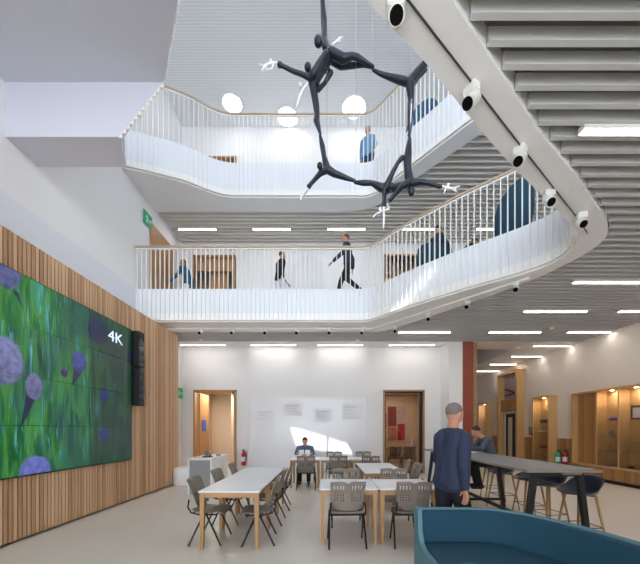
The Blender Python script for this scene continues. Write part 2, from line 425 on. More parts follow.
# ------------------------------------------------------------------ balustrades
def path_points(path, spacing, start=0.06):
    out = []; d = start; acc = 0
    for (ax, ay), (bx, by) in zip(path, path[1:]):
        L = math.hypot(bx - ax, by - ay)
        if L < 1e-6: continue
        while d <= acc + L:
            t_ = (d - acc) / L; out.append((ax + (bx - ax) * t_, ay + (by - ay) * t_, math.atan2(by - ay, bx - ax))); d += spacing
        acc += L
    return out
def offset_path(path, d):
    out = []
    for i, p in enumerate(path):
        a = path[max(i - 1, 0)]; c = path[min(i + 1, len(path) - 1)]
        tx, ty = c[0] - a[0], c[1] - a[1]; l = math.hypot(tx, ty); out.append((p[0] + ty / l * d, p[1] - tx / l * d))
    return out
def balustrade(path, zb, zf, zt, label, spacing, keep):
    root = thing('balustrade', label, 'railing', (path[0][0], path[0][1], zf))
    base = Vector((path[0][0], path[0][1], zf))
    inner = offset_path(path, 0.045)        # fins stand just inside the opening, in front of the slab edge
    b = NB()
    rp = offset_path(path, 0.035)
    A = []
    for i, (x, y) in enumerate(rp):
        a = rp[max(i - 1, 0)]; c = rp[min(i + 1, len(rp) - 1)]; tx, ty = c[0] - a[0], c[1] - a[1]; l = math.hypot(tx, ty); nx, ny = ty / l, -tx / l
        A.append([b.verts.new(Vector((x + nx * s, y + ny * s, z)) - base) for s, z in ((-.032, zt - .045), (.032, zt - .045), (.032, zt), (-.032, zt))])
    for p, q_ in zip(A, A[1:]):
        for k in range(4): b.faces.new((p[k], p[(k + 1) % 4], q_[(k + 1) % 4], q_[k]))
    b.faces.new(A[0]); b.faces.new(A[-1][::-1])
    obj('handrail', b, 'handrail', root)
    for nm, z0, z1, off in (('top_rail', zt - .085, zt - .055, .03), ('bottom_rail', zb + .0, zb + .03, .04)):
        b = NB(); A = []
        rp = offset_path(path, off)
        for i, (x, y) in enumerate(rp):
            a = rp[max(i - 1, 0)]; c = rp[min(i + 1, len(rp) - 1)]; tx, ty = c[0] - a[0], c[1] - a[1]; l = math.hypot(tx, ty); nx, ny = ty / l, -tx / l
            A.append([b.verts.new(Vector((x + nx * s, y + ny * s, z)) - base) for s, z in ((-.025, z0), (.025, z0), (.025, z1), (-.025, z1))])
        for p, q_ in zip(A, A[1:]):
            for k in range(4): b.faces.new((p[k], p[(k + 1) % 4], q_[(k + 1) % 4], q_[k]))
        b.faces.new(A[0]); b.faces.new(A[-1][::-1])
        obj(nm, b, 'fin', root)
    b = NB(); box(b, -.008, .008, -.018, .018, zb + .03 - zf, zt - .06 - zf)
    fin = mesh('baluster', b); fin.materials.append(M['fin'])
    P = path_points(inner, spacing)
    rest = NB()
    for i, (x, y, a) in enumerate(P):
        if i < keep:
            o = bpy.data.objects.new('baluster', fin); COL.objects.link(o); o.parent = root
            o.location = Vector((x, y, zf)) - base; o.rotation_euler = (0, 0, a)
        else:
            mt = Matrix.Translation(Vector((x, y, zf)) - base) @ Matrix.Rotation(a, 4, 'Z')
            v = box(rest, -.008, .008, -.018, .018, zb + .03 - zf, zt - .06 - zf)
            for vv in v: vv.co = mt @ vv.co
    if len(P) > keep:
        o = obj('baluster', rest, 'fin', root); o['kind'] = 'stuff'
    else: rest.free()
    return root
P1 = [(-4.97, 8.46)] + H1far[1:-6]
balustrade(P1, Z1c + .0, Z1, 6.3, 'curved white fin balustrade with oak handrail on the first floor gallery', 0.118, 100)
P2 = [(-4.95, 7.91)] + [p for p in H2[1:-2] if p[1] > 4.6]
balustrade(P2, Z2c + .0, Z2, 10.2, 'curved white fin balustrade with oak handrail on the second floor gallery', 0.118, 100)

# ------------------------------------------------------------------ timber cladding and video wall
b = NB(); box(b, XL, -4.2, YR, 9.04, 0.03, 4.12); struct('wall_timber', b, 'clad_back', 'freestanding timber clad wall on the left')
b = NB(); y = 0.2; 
while y < 7.45:
    box(b, -4.2, -4.15, y, y + .047, .04, 4.14); y += .066
while y < 9.0:
    box(b, -4.2, -4.148, y, y + .061, .04, 4.14); y += .066
box(b, -4.98, -4.15, 9.04, 9.07, .04, 4.14)
box(b, -4.98, -4.2, -4.9, 9.04, 4.12, 4.14)
struct('trim_8', b, 'clad', 'vertical timber slats over the left wall')

def screen_mat():
    m = bpy.data.materials.new('video wall picture'); m.use_nodes = True
    nt = m.node_tree; L = nt.links; bs = nt.nodes['Principled BSDF']
    geo = nt.nodes.new('ShaderNodeNewGeometry'); pos = geo.outputs['Position']
    def math_(op, a, b_=None, clamp=False):
        n = nt.nodes.new('ShaderNodeMath'); n.operation = op; n.use_clamp = clamp
        for i, v in enumerate((a, b_)):
            if v is None: continue
            if isinstance(v, (int, float)): n.inputs[i].default_value = v
            else: L.new(v, n.inputs[i])
        return n.outputs[0]
    def ramp(f, els):
        r = nt.nodes.new('ShaderNodeValToRGB'); L.new(f, r.inputs[0])
        while len(r.color_ramp.elements) < len(els): r.color_ramp.elements.new(.5)
        for e, (p, c) in zip(r.color_ramp.elements, els): e.position = p; e.color = c
        return r.outputs[0]
    def mix(f, a, c, mode='MIX'):
        n = nt.nodes.new('ShaderNodeMixRGB'); n.blend_type = mode
        for i, v in enumerate((f, a, c)):
            if isinstance(v, (int, float)): n.inputs[i].default_value = v
            elif isinstance(v, tuple): n.inputs[i].default_value = v
            else: L.new(v, n.inputs[i])
        return n.outputs[0]
    def noise(scale, vec_scale, det=4, dist=0.0):
        mp = nt.nodes.new('ShaderNodeMapping'); mp.inputs['Scale'].default_value = vec_scale; L.new(pos, mp.inputs[0])
        n = nt.nodes.new('ShaderNodeTexNoise'); n.inputs['Scale'].default_value = scale; n.inputs['Detail'].default_value = det; n.inputs['Distortion'].default_value = dist
        L.new(mp.outputs[0], n.inputs['Vector']); return n.outputs['Fac']
    f1 = noise(3.0, (1, 2.6, .45), 5, .8)
    base = ramp(f1, [(0.28, rgb(6, 46, 30)), (0.45, rgb(20, 104, 42)), (0.56, rgb(66, 132, 44)), (0.68, rgb(40, 140, 110)), (0.8, rgb(110, 190, 210))])
    f2 = noise(7.0, (1, 3.5, .3), 4, 1.2)
    st = ramp(f2, [(0.56, (0, 0, 0, 1)), (0.72, (1, 1, 1, 1))])
    base = mix(st, base, rgb(96, 176, 206))
    f3 = noise(1.1, (1, 1, .7), 2)
    base = mix(ramp(f3, [(.45, (0, 0, 0, 1)), (.62, (.8, .8, .8, 1))]), base, rgb(18, 74, 66))
    sep = nt.nodes.new('ShaderNodeSeparateXYZ'); L.new(pos, sep.inputs[0]); Y = sep.outputs[1]; Z = sep.outputs[2]
    tex = noise(11, (1, 1, 1), 5)
    def ellipse(cy, cz, ry, rz, soft=0.14):
        a = math_('DIVIDE', math_('SUBTRACT', Y, cy), ry); c = math_('DIVIDE', math_('SUBTRACT', Z, cz), rz)
        d = math_('SQRT', math_('ADD', math_('MULTIPLY', a, a), math_('MULTIPLY', c, c)))
        return math_('MULTIPLY', math_('SUBTRACT', 1.0, math_('ADD', d, math_('MULTIPLY', math_('SUBTRACT', tex, .5), .5))), 1 / soft, True), d, c
    def tail(y0, z0, y1, z1, w):
        # wedge from (y0,z0) width w to a point at (y1,z1)
        t_ = math_('DIVIDE', math_('SUBTRACT', Z, z1), z0 - z1)
        cy = math_('ADD', math_('MULTIPLY', t_, y0 - y1), y1)
        w_ = math_('MULTIPLY', math_('MINIMUM', t_, 1.05), w)
        ins = math_('MULTIPLY', math_('SUBTRACT', w_, math_('ABSOLUTE', math_('SUBTRACT', Y, cy))), 60, True)
        g = math_('MULTIPLY', math_('GREATER_THAN', t_, 0), math_('LESS_THAN', t_, 1.0))
        return math_('MULTIPLY', ins, g)
    for (y0, z0, y1, z1, w) in ((4.50, 2.02, 4.28, 1.42, .09), (5.36, 2.55, 5.18, 2.18, .13), (4.25, 3.35, 4.38, 3.12, .05)):
        base = mix(tail(y0, z0, y1, z1, w), base, rgb(28, 36, 70))
    blobs = [(4.13, 3.53, .21, .21, (96, 104, 160)), (4.10, 2.40, .29, .33, (124, 130, 180)), (4.53, 2.12, .14, .20, (118, 120, 168)),
             (4.55, .92, .27, .25, (110, 118, 196)), (5.36, 2.64, .165, .19, (76, 84, 166)), (5.05, 2.41, .075, .075, (90, 60, 120)),
             (5.80, 3.28, .27, .25, (44, 62, 120)), (5.95, 2.15, .13, .14, (44, 76, 178)), (5.95, 1.42, .13, .15, (40, 70, 170)), (6.7, 3.0, .07, .12, (34, 50, 130))]
    for cy, cz, ry, rz, c in blobs:
        mk, d, cc = ellipse(cy, cz, ry, rz)
        dark = tuple(v * .4 for v in rgb(*c)[:3]) + (1,)
        shade = math_('ADD', math_('MULTIPLY', cc, .35), math_('SUBTRACT', math_('MULTIPLY', tex, 2.6), .75))
        col = mix(math_('ADD', shade, .0, True), dark, rgb(*c))
        base = mix(mk, base, col)
    # glare and viewing angle put into the colour: right hand columns darkened
    fade = ramp(math_('DIVIDE', math_('SUBTRACT', Y, 4.2), 2.7), [(0.0, (1, 1, 1, 1)), (0.5, (.7, .8, .8, 1)), (0.53, (.27, .36, .42, 1)), (1.0, (.14, .2, .24, 1))])
    base = mix(1.0, base, fade, 'MULTIPLY')
    bs.inputs['Base Color'].default_value = rgb(10, 12, 14); bs.inputs['Roughness'].default_value = .32
    L.new(base, bs.inputs['Emission Color']); bs.inputs['Emission Strength'].default_value = SCREEN
    return m
SCREEN = 0.8
scr = screen_mat()
vw = thing('video_wall', 'large video wall of tiled displays showing green underwater weed and blue shapes', 'screen', (-4.15, 1.92, .90))
b = NB(); box(b, .0, .035, 0.0, 4.9, -.02, 2.73); obj('mounting_frame', b, 'black', vw)
pw, ph = 1.22, .678
for c in range(4):
    for r in range(4):
        b = NB(); y0 = c * pw + .004; z0 = r * ph + .004
        box(b, .035, .06, y0, y0 + pw - .008, z0, z0 + ph - .008)
        o = obj('display_panel', b, scr, vw)
cu = bpy.data.curves.new('resolution_text', 'FONT'); cu.body = '4K'; cu.size = .34; cu.extrude = .002; cu.align_x = 'LEFT'
to = bpy.data.objects.new('tmp', cu); COL.objects.link(to)
dg = bpy.context.evaluated_depsgraph_get(); tm = bpy.data.meshes.new_from_object(to.evaluated_get(dg)); bpy.data.objects.remove(to)
mt = Matrix(((0, 0, 1, .062), (1.12, 0.0, 0, 4.14), (0, .85, 0, 2.31), (0, 0, 0, 1)))
tm.transform(mt); o = obj('resolution_text', tm, mat('lit white text', rgb(220, 230, 240), emit=rgb(190, 210, 225), estr=.9), vw); o['label'] = 'white 4K lettering'
def loudspeaker(z0, z1, label):
    t_ = thing('loudspeaker', label, 'speaker', (-4.15, 6.86, z0), 0, 'black column loudspeakers beside the video wall')
    b = NB(); box(b, 0, .17, 0, .22, 0, z1 - z0); obj('cabinet', b, 'black', t_, bevel=.008)
    b = NB(); box(b, .17, .176, .02, .2, .02, z1 - z0 - .02); gr_ = obj('grille', b, 'blackgloss', t_)
    for k in range(4):
        b = NB(); tube(b, [(.176, .11, .12 + k * .18), (.181, .11, .12 + k * .18)], .05, 16); obj('driver', b, 'black', gr_)
loudspeaker(2.03, 2.83, 'lower black column loudspeaker beside the video wall')
loudspeaker(2.86, 3.62, 'upper black column loudspeaker beside the video wall')

# ------------------------------------------------------------------ doors and openings
def frame(name, x0, x1, z0, z1, y0=11.12, y1=11.42, w=.05, m='oak', label=None):
    b = NB(); box(b, x0, x0 + w, y0, y1, z0, z1); box(b, x1 - w, x1, y0, y1, z0, z1); box(b, x0, x1, y0, y1, z1 - w, z1)
    return struct(name, b, m, label)
d1 = frame('door_1', -4.57, -3.10, 0, 2.88, label='open oak doorway at the left of the back wall')
b = NB(); box(b, -4.5, -4.46, 11.42, 12.3, 0, 2.8); struct('door_leaf', b, 'oak', parent=d1)
b = NB(); box(b, -4.46, -4.45, 11.6, 12.0, 1.45, 1.85); o = obj('door_notice', b, mat('blue notice', rgb(60, 96, 190))); tag(o, 'small blue notice on the open oak door at the left', 'notice')
b = NB(); box(b, -3.55, -3.42, 13.94, 13.998, 0, 2.5); struct('trim_14', b, 'black')
b = NB(); box(b, -3.6, -3.3, 12.3, 12.7, 2.86, 3.0); o = obj('corridor_lamp', b, 'black'); tag(o, 'dark square ceiling lamp inside the left doorway', 'light')
d2 = frame('door_2', 1.98, 3.40, 0, 2.88, label='oak framed glass door in the back wall')
b = NB(); box(b, 2.04, 3.34, 11.24, 11.25, .04, 2.82); struct('pane', b, 'glass_tint', parent=d2)
b = NB(); box(b, 2.03, 2.07, 11.22, 11.27, 0, 2.83); box(b, 3.24, 3.35, 11.22, 11.27, 0, 2.83); box(b, 2.03, 3.35, 11.22, 11.27, 0, .05); box(b, 2.03, 3.35, 11.22, 11.27, 2.78, 2.83); struct('door_stile', b, 'black', parent=d2)
b = NB(); box(b, 2.95, 3.0, 11.17, 11.2, .95, 1.25); struct('door_handle', b, 'wire', parent=d2)
d3 = frame('door_3', -4.60, -3.14, Z1, 7.53, label='oak doorway at the left of the first floor gallery')
b = NB(); box(b, -4.1, -3.5, 11.5, 11.54, Z1, 7.3); box(b, -4.55, -3.2, 11.3, 11.34, 7.05, 7.48); struct('door_leaf', b, 'oak', parent=d3)
d4 = frame('door_4', 1.98, 3.42, Z1, 7.55, label='oak doorway with shelving at the right of the first floor gallery')
b = NB()
for z in (5.7, 6.15, 6.6, 7.05): box(b, 2.05, 3.35, 11.5, 11.8, z, z + .04)
for x in (2.35, 2.85, 3.3): box(b, x, x + .04, 11.5, 11.8, Z1, 7.4)
struct('trim_9', b, 'oak_x', parent=d4)
frame('door_5', -4.17, -3.10, Z2, 10.93, label='oak doorway on the second floor gallery')
# oak lined opening on the left wall of the first floor
b = NB(); box(b, -5.0, -4.96, 9.15, 9.25, Z1, 7.42); box(b, -5.0, -4.97, 9.25, 10.55, 6.9, 7.42); box(b, -5.0, -4.985, 9.25, 10.55, Z1, 6.9); struct('door_6', b, 'oak', 'oak door on the left wall of the gallery')
# rooms behind the openings
b = NB()
box(b, -5.0, 4.0, 14.0, 14.1, 0, 3.2); box(b, -5.0, -4.95, 11.4, 14, 0, 3.2); box(b, -2.9, -2.8, 11.4, 14, 0, 3.2); box(b, 1.3, 1.4, 11.4, 14, 0, 3.2); box(b, 3.95, 4.0, 11.4, 14, 0, 3.2)
box(b, -5.0, 4.0, 11.4, 14.1, 3.0, 3.2)
box(b, -3.7, -3.6, 12.6, 14, 0, 3.0)
struct('wall_rooms_ground', b, 'beige', 'beige walls of the rooms behind the back wall')
b = NB()
for x0, x1, zf in ((-5.0, -2.8, Z1), (1.6, 4.0, Z1), (-5.0, -2.8, Z2)):
    box(b, x0, x1, 12.4, 12.5, zf, zf + 2.7); box(b, x0, x0 + .05, 11.4, 12.4, zf, zf + 2.7); box(b, x1 - .05, x1, 11.4, 12.4, zf, zf + 2.7); box(b, x0, x1, 11.4, 12.5, zf + 2.7, zf + 2.8); box(b, x0, x1, 11.4, 12.5, zf - .1, zf)
struct('wall_rooms_upper', b, 'beige', 'beige walls of the rooms behind the galleries')
# posters seen through the glass door
posters = [((2.25, 2.62, 1.35, 2.0), (126, 96, 150)), ((2.25, 2.62, .85, 1.3), (170, 160, 170)), ((2.68, 3.05, 1.45, 2.3), (122, 40, 30)), ((2.68, 3.05, .85, 1.4), (190, 120, 96)), ((3.1, 3.42, 1.6, 2.3), (190, 176, 180)), ((3.1, 3.42, .85, 1.55), (176, 44, 60))]
pn = ('upper mauve', 'lower pale grey', 'tall dark red', 'lower orange brown', 'upper pale pink', 'lower crimson')
for k, ((x0, x1, z0, z1), c) in enumerate(posters):
    b = NB(); box(b, x0, x1, 13.975, 14.0, z0 + .2, z1 + .2)
    t_ = tag(obj('wall_poster', b, mat('poster %d' % k, rgb(*c), .7, noise=.7, nscale=11)), pn[k] + ' poster on the wall of the room behind the glass door', 'poster', 'posters behind the glass door')

# whiteboard, papers
wb = thing('whiteboard', 'wall sized whiteboard behind the seated man', 'whiteboard', (-.58, 11.06, 0))
b = NB(); box(b, -2.0, 1.97, -.02, 0, .12, 2.62); obj('board_surface', b, 'board', wb)
b = NB()
for x in (-2.02, 1.97): box(b, x, x + .02, -.03, 0, .10, 2.64)
box(b, -2.02, 1.99, -.03, 0, 2.62, 2.64); box(b, -2.02, 1.99, -.03, 0, .1, .12); obj('board_frame', b, 'white', wb)
for k, (px0, px1, py0, py1) in enumerate(((255, 274, 408.5, 424), (283, 302.5, 403, 416), (314.5, 331, 408.5, 421.5), (343, 359.7, 403.6, 419))):
    s_ = 11.03 / 323; x0, x1 = (px0 - 326) * s_, (px1 - 326) * s_; z1, z0 = 1.53 + (429 - py0) * s_, 1.53 + (429 - py1) * s_
    t_ = thing('paper_sheet', ('leftmost', 'second from left', 'third from left', 'rightmost')[k] + ' of the four white sheets of writing on the whiteboard', 'paper', ((x0 + x1) / 2, 11.038, z0), 0, 'sheets pinned to the whiteboard')
    w_ = (x1 - x0) / 2
    b = NB(); box(b, -w_, w_, -.006, 0, 0, z1 - z0); obj('sheet', b, 'paper', t_)
    for j in range(3):
        b = NB(); zz = (z1 - z0) * (.74 - j * .2); box(b, -w_ * .75, w_ * (.7, .3, .5)[j], -.008, -.006, zz, zz + (.03 if j == 0 else .012)); obj('line_of_writing', b, 'ink', t_)

# ------------------------------------------------------------------ ceiling lights
def ceiling_light(x, y, z, L_=1.5, w=.06, label='', group=''):
    t_ = thing('ceiling_light', label, 'light', (x, y, z), 0, group)
    b = NB(); box(b, 0, L_, -w / 2 - .012, w / 2 + .012, 0, .06); obj('housing', b, 'white', t_)
    b = NB(); box(b, .01, L_ - .01, -w / 2, w / 2, -.006, 0.0); obj('diffuser', b, 'lamp', t_)
    return t_
names_col = {-4.85: 'far left', -2.5: 'left', -.27: 'centre', 2.1: 'centre right', 4.72: 'right', 7.0: 'far right'}
proto = None
def place_light(x, y, z, L_, label, group):
    global proto
    if proto is None or abs(proto[1] - L_) > .01:
        proto = (ceiling_light(x, y, z, L_, label=label, group=group), L_); return
    dup(proto[0], (x, y, z), 0, label, group)
gl = [(-4.85, 10.75), (-2.5, 10.75), (-.27, 10.75), (2.1, 10.75), (7.0, 10.9),
      (2.1, 9.36), (4.72, 9.36), (4.72, 7.7), (7.0, 9.36), (6.98, 7.7), (4.72, 6.17), (6.98, 6.17), (2.4, 3.04), (4.75, 3.04), (4.72, 4.6), (6.98, 4.6)]
rown = {10.75: 'back row', 10.9: 'back row', 9.36: 'second row', 7.7: 'third row', 6.17: 'fourth row', 4.6: 'fifth row', 3.04: 'row nearest the viewer'}
for x, y in gl:
    if x + 1.5 > XR: L_ = 1.25
    else: L_ = 1.5
    col = min(names_col, key=lambda k: abs(k - x))
    place_light(x, y, Z1c - .035, 1.5 if L_ == 1.5 else 1.25, 'linear ceiling light in the ground floor ceiling, %s, %s' % (rown[y], names_col[col]), 'linear lights in the ground floor ceiling')
for k, (x, y) in enumerate([(7.1, 12.35), (7.03, 13.85), (7.1, 15.5)]):
    place_light(x, y, Z1c - .065, 1.15, ('nearest', 'middle', 'farthest')[k] + ' linear light of the corridor ceiling along the cream wall', 'linear lights in the corridor')
for k, x in enumerate([-4.7, -2.33, .05, 2.42, 4.8]):
    place_light(x, 10.3, Z2c - .045, 1.2, ('leftmost', 'second from left', 'third from left', 'fourth from left', 'rightmost')[k] + ' linear light above the first floor gallery', 'linear lights above the first floor gallery')
for k, (x, y, r) in enumerate([(-3.0, 10.34, .29), (-1.29, 10.98 - .2, .32), (.91, 10.47, .36)]):
    t_ = thing('round_ceiling_light', ('leftmost round ceiling light above the second floor gallery', 'middle round ceiling light above the second floor gallery', 'rightmost, largest round ceiling light above the second floor gallery')[k], 'light', (x, y, ZR - .06), 0, 'round lights on the roof')
    b = NB(); lathe(b, [(r + .02, 0.0), (r + .02, .06)], 32); obj('rim', b, 'white', t_)
    b = NB(); lathe(b, [(r, -.012), (r, 0.0)], 32); obj('diffuser', b, 'disc', t_)
# ------------------------------------------------------------------ spotlights
def spot_proto():
    t_ = thing('spotlight', '', 'spotlight', (0, 0, 0), 0, 'white spotlights on the soffit band')
    b = NB(); box(b, -.055, .055, -.04, .04, -.075, 0); obj('mount', b, 'white', t_, bevel=.006)
    b = NB(); tube(b, [(0, .045, -.075), (0, -.045, -.165)], .05, 20); hs_ = obj('housing', b, 'white', t_, smooth='auto')
    b = NB(); tube(b, [(0, -.045, -.165), (0, -.051, -.171)], .044, 20); obj('lens', b, M['void'], hs_)
    return t_
sp = spot_proto()
spl = [(200.5, 334), (232.5, 334), (265.5, 334), (297, 333), (329.5, 332.5), (362, 331.5), (395, 327), (428.5, 317), (467, 304.5), (516, 287), (581.6, 221), (549, 199), (520, 157), (471.5, 98), (396, 14)]
for k, (px, py) in enumerate(spl):
    Y_ = 323 * (4.33 - .1 - 1.53) / (429 - py); X_ = (px - 326) * Y_ / 323
    if k < 7: Y_ = 8.9 if k < 6 else 8.75; X_ = (px - 326) * Y_ / 323
    lab = 'spotlight on the soffit band, number %s' % k
    lab = (['first', 'second', 'third', 'fourth', 'fifth', 'sixth', 'seventh'][k] + ' spotlight from the left under the first floor gallery') if k < 7 else \
          ['spotlight where the gallery band starts to curve forward', 'spotlight midway along the curved gallery band', 'spotlight on the far side just before the rounded tip of the band', 'spotlight on the rounded tip of the soffit band', 'spotlight on the near soffit band beside the rounded tip', 'spotlight on the near soffit band in front of the dark high-backed seat', 'second nearest spotlight on the near soffit band', 'nearest and largest spotlight on the soffit band at the top'][k - 7]
    rz = [0.3, .35, .3, .3, .3, .3, .3, .5, .6, .7, .2, .1, .9, 1.1, .15][k]
    if k == 0: sp.location = (X_, Y_, Z1c - .03); sp.rotation_euler = (0, 0, -rz); sp['label'] = lab
    else: dup(sp, (X_, Y_, Z1c - .03), -rz, lab)
b = NB()
tr = [(.57, 2.13), (2.03, 3.27), (3.4, 4.33), (3.72, 4.6)]
for a, c in zip(tr, tr[1:]): bar(b, (a[0], a[1], Z1c - .032), (c[0], c[1], Z1c - .032), .016, .003)
bar(b, (.57, 2.13, Z1c - .032), (-1.2, .76, Z1c - .032), .016, .003)
struct('trim_10', b, 'black', 'dark track slot in the near soffit band')
b = NB(); bar(b, (-4.95, 8.95, Z1c - .05), (1.3, 8.95, Z1c - .05), .03, .02); bar(b, (1.3, 8.95, Z1c - .05), (3.75, 5.95, Z1c - .05), .02, .02)
struct('trim_11', b, 'fin', 'white lighting track under the gallery edge')
for k, (x, y) in enumerate([(-3.95, 10.2), (1.0, 10.2), (6.3, 9.0)]):
    b = NB(); lathe(b, [(.03, -.05), (.06, -.02), (.06, 0)], 16); o = obj('smoke_detector', b, 'white', smooth='auto'); o.location = (x, y, Z1c)
    tag(o, ('white smoke detector on the ceiling near the left doorway', 'white smoke detector on the ceiling above the whiteboard', 'white smoke detector on the ceiling near the display cases')[k], 'smoke detector', 'smoke detectors')

# ------------------------------------------------------------------ tables
def table_proto():
    t_ = thing('square_table', '', 'table', (0, 0, 0), 0, 'square white topped oak tables')
    b = NB(); box(b, -.39, .39, -.415, .415, .722, .742); obj('tabletop', b, 'tabletop', t_, bevel=.003)
    b = NB()
    for s in (-1, 1):
        box(b, -.345, .345, s * .375 - .011, s * .375 + .011, .655, .722); box(b, s * .35 - .011, s * .35 + .011, -.375, .375, .655, .722)
    obj('apron', b, 'oak_x', t_)
    for sx in (-1, 1):
        for sy in (-1, 1):
            b = NB(); bar(b, (sx * .345, sy * .37, .722), (sx * .352, sy * .378, 0), .03, .03, .02, .02); obj('leg', b, 'oak', t_)
    return t_
tp = table_proto()
tabs = [(-1.23, 4.50, 'nearest white square table in the left row'), (-1.23, 5.36, 'middle white square table in the left row'), (-1.23, 6.22, 'farthest white square table in the left row'),
        (.305, 4.68, 'left of the two white square tables nearest the viewer in the middle'), (1.095, 4.68, 'white square table behind the teal sofa and walking man'),
        (1.08, 6.22, 'white square table behind the middle pair, nearer of the two in its row'), (1.08, 7.08, 'white square table behind the middle pair, farther of the two in its row'),
        (-.55, 8.72, 'white square table at which the seated man reads'), (.25, 8.72, 'middle white table of the back row near the whiteboard'), (1.04, 8.72, 'right white table of the back row near the glass door')]
for k, (x, y, l) in enumerate(tabs):
    if k == 0: tp.location = (x, y, 0); tp['label'] = l
    else: dup(tp, (x, y, 0), 0, l)

# ------------------------------------------------------------------ chairs (sitter faces +Y)
def chair_proto():
    t_ = thing('stacking_chair', '', 'chair', (0, 0, 0), 0, 'perforated taupe stacking chairs')
    def shell(f, nu, nv, hole):
        b = NB(); V = [[b.verts.new(f(i / nu, j / nv)) for j in range(nv + 1)] for i in range(nu + 1)]
        for i in range(nu):
            for j in range(nv):
                if not hole(i, j): b.faces.new((V[i][j], V[i + 1][j], V[i + 1][j + 1], V[i][j + 1]))
        return modded(b, [('SOLIDIFY', dict(thickness=.012, offset=0))])
    def fb(u, v):
        x = (u - .5) * (.45 - .05 * (1 - v)); c = (2 * (u - .5)) ** 2
        z = .47 + .40 * v - .022 * math.exp(-((u - .5) / .08) ** 2) * (v > .95) - .01 * c * (v > .9) + (.03 * c if v < .12 else 0)
        y = -.19 - .10 * v ** 1.5 + .045 * c * (1 - .4 * v) + .02 * (1 - v) ** 2
        return (x, y, z)
    def hb(i, j):
        if j < 8 or j > 20: return False
        if i in (0, 1, 10, 11, 12, 21, 22) or i > 21: return False
        if j > 15: return i % 2 == 0 and j != 20 and (i < 10 or i > 12)
        return i % 2 == 0 and j % 2 == 0
    obj('backrest', shell(fb, 23, 23, hb), 'taupe', t_)
    def fs(u, v):
        x = (u - .5) * .44; c = (2 * (u - .5)) ** 2; y = -.20 + .42 * v
        z = .435 + .012 * c - .02 * math.sin(PI * v) - (.035 * max(0, v - .85) / .15) + (.03 * max(0, .12 - v) / .12)
        return (x, y, z)
    obj('seat', shell(fs, 14, 14, lambda i, j: (4 < j < 10 and j % 2 == 0 and i % 2 == 1 and 2 < i < 12)), 'taupe', t_)
    b = NB()
    for s in (-1, 1):
        tube(b, [(s * .225, .14, .405), (s * .228, -.10, .405), (s * .228, -.20, .43), (s * .225, -.245, .50), (s * .215, -.235, .60)], .011, 8)
    tube(b, [(-.22, -.02, .40), (.22, -.02, .40)], .01, 8); tube(b, [(-.22, .12, .40), (.22, .12, .40)], .01, 8); tube(b, [(-.225, -.18, .425), (.225, -.18, .425)], .01, 8)
    obj('frame', b, 'black', t_, smooth=True)
    for s in (-1, 1):
        for e in (-1, 1):
            b = NB(); tube(b, [(s * .228, -.02 + e * .02, .405), (s * .238, -.02 + e * .205, .012), (s * .238, -.02 + e * .21, 0)], [.012, .012, .015], 8); obj('leg', b, 'black', t_, smooth=True)
    return t_
cp = chair_proto()
R = math.radians
chs = [(-1.57, 4.47, -90, 'chair on the left side of the left table row, nearest the viewer'), (-1.57, 5.36, -92, 'chair on the left side of the left table row, middle'), (-1.57, 6.25, -88, 'chair on the left side of the left table row, farthest'),
       (-.93, 4.44, 96, 'chair on the right side of the left table row, nearest the viewer'), (-.93, 5.33, 90, 'chair on the right side of the left table row, middle'), (-.93, 6.27, 93, 'chair on the right side of the left table row, farthest'),
       (.27, 4.33, 2, 'chair with its perforated back to the viewer at the left middle table'), (1.13, 4.33, -3, 'chair with its perforated back to the viewer next to the teal sofa'),
       (.33, 5.17, 180, 'chair facing the viewer behind the left middle table'), (1.13, 5.17, 178, 'chair facing the viewer behind the right middle table'),
       (1.56, 6.28, 96, 'nearer chair on the right side of the inner table pair, towards the glass door'), (1.56, 7.08, 84, 'farther chair on the right side of the inner table pair, towards the glass door'),
       (.58, 6.32, -90, 'nearer chair on the left side of the inner table pair'), (.58, 7.12, -86, 'farther chair on the left side of the inner table pair'),
       (-.50, 8.25, 0, 'empty chair across the table from the seated man'), (.31, 8.25, 0, 'empty chair with its back to the viewer at the middle back table'), (1.10, 8.25, 2, 'empty chair with its back to the viewer at the right back table'),
       (.24, 9.27, 180, 'chair facing the viewer behind the middle back table'), (1.10, 9.27, 180, 'chair facing the viewer behind the right back table'),
       (-.58, 9.38, 180, 'chair on which the reading man in a blue shirt sits')]
for k, (x, y, a, l) in enumerate(chs):
    l = 'taupe ' + l
    if k == 0: cp.location = (x, y, 0); cp.rotation_euler = (0, 0, R(a)); cp['label'] = l
    else: dup(cp, (x, y, 0), R(a), l)

# dark table and chairs inside the room behind the glass door
t_ = thing('meeting_table', 'grey table inside the room behind the glass door', 'table', (2.85, 13.2, 0))
b = NB(); box(b, -.6, .6, -.4, .4, .72, .75); obj('tabletop', b, 'grey', t_)
for sx in (-.55, .55):
    for sy in (-.35, .35):
        b = NB(); box(b, sx - .02, sx + .02, sy - .02, sy + .02, 0, .72); obj('leg', b, 'black', t_)
dup(cp, (2.62, 12.35, 0), 0, 'left taupe chair in the room behind the glass door', 'chairs behind the glass door')
dup(cp, (3.15, 12.35, 0), 0, 'right taupe chair in the room behind the glass door', 'chairs behind the glass door')

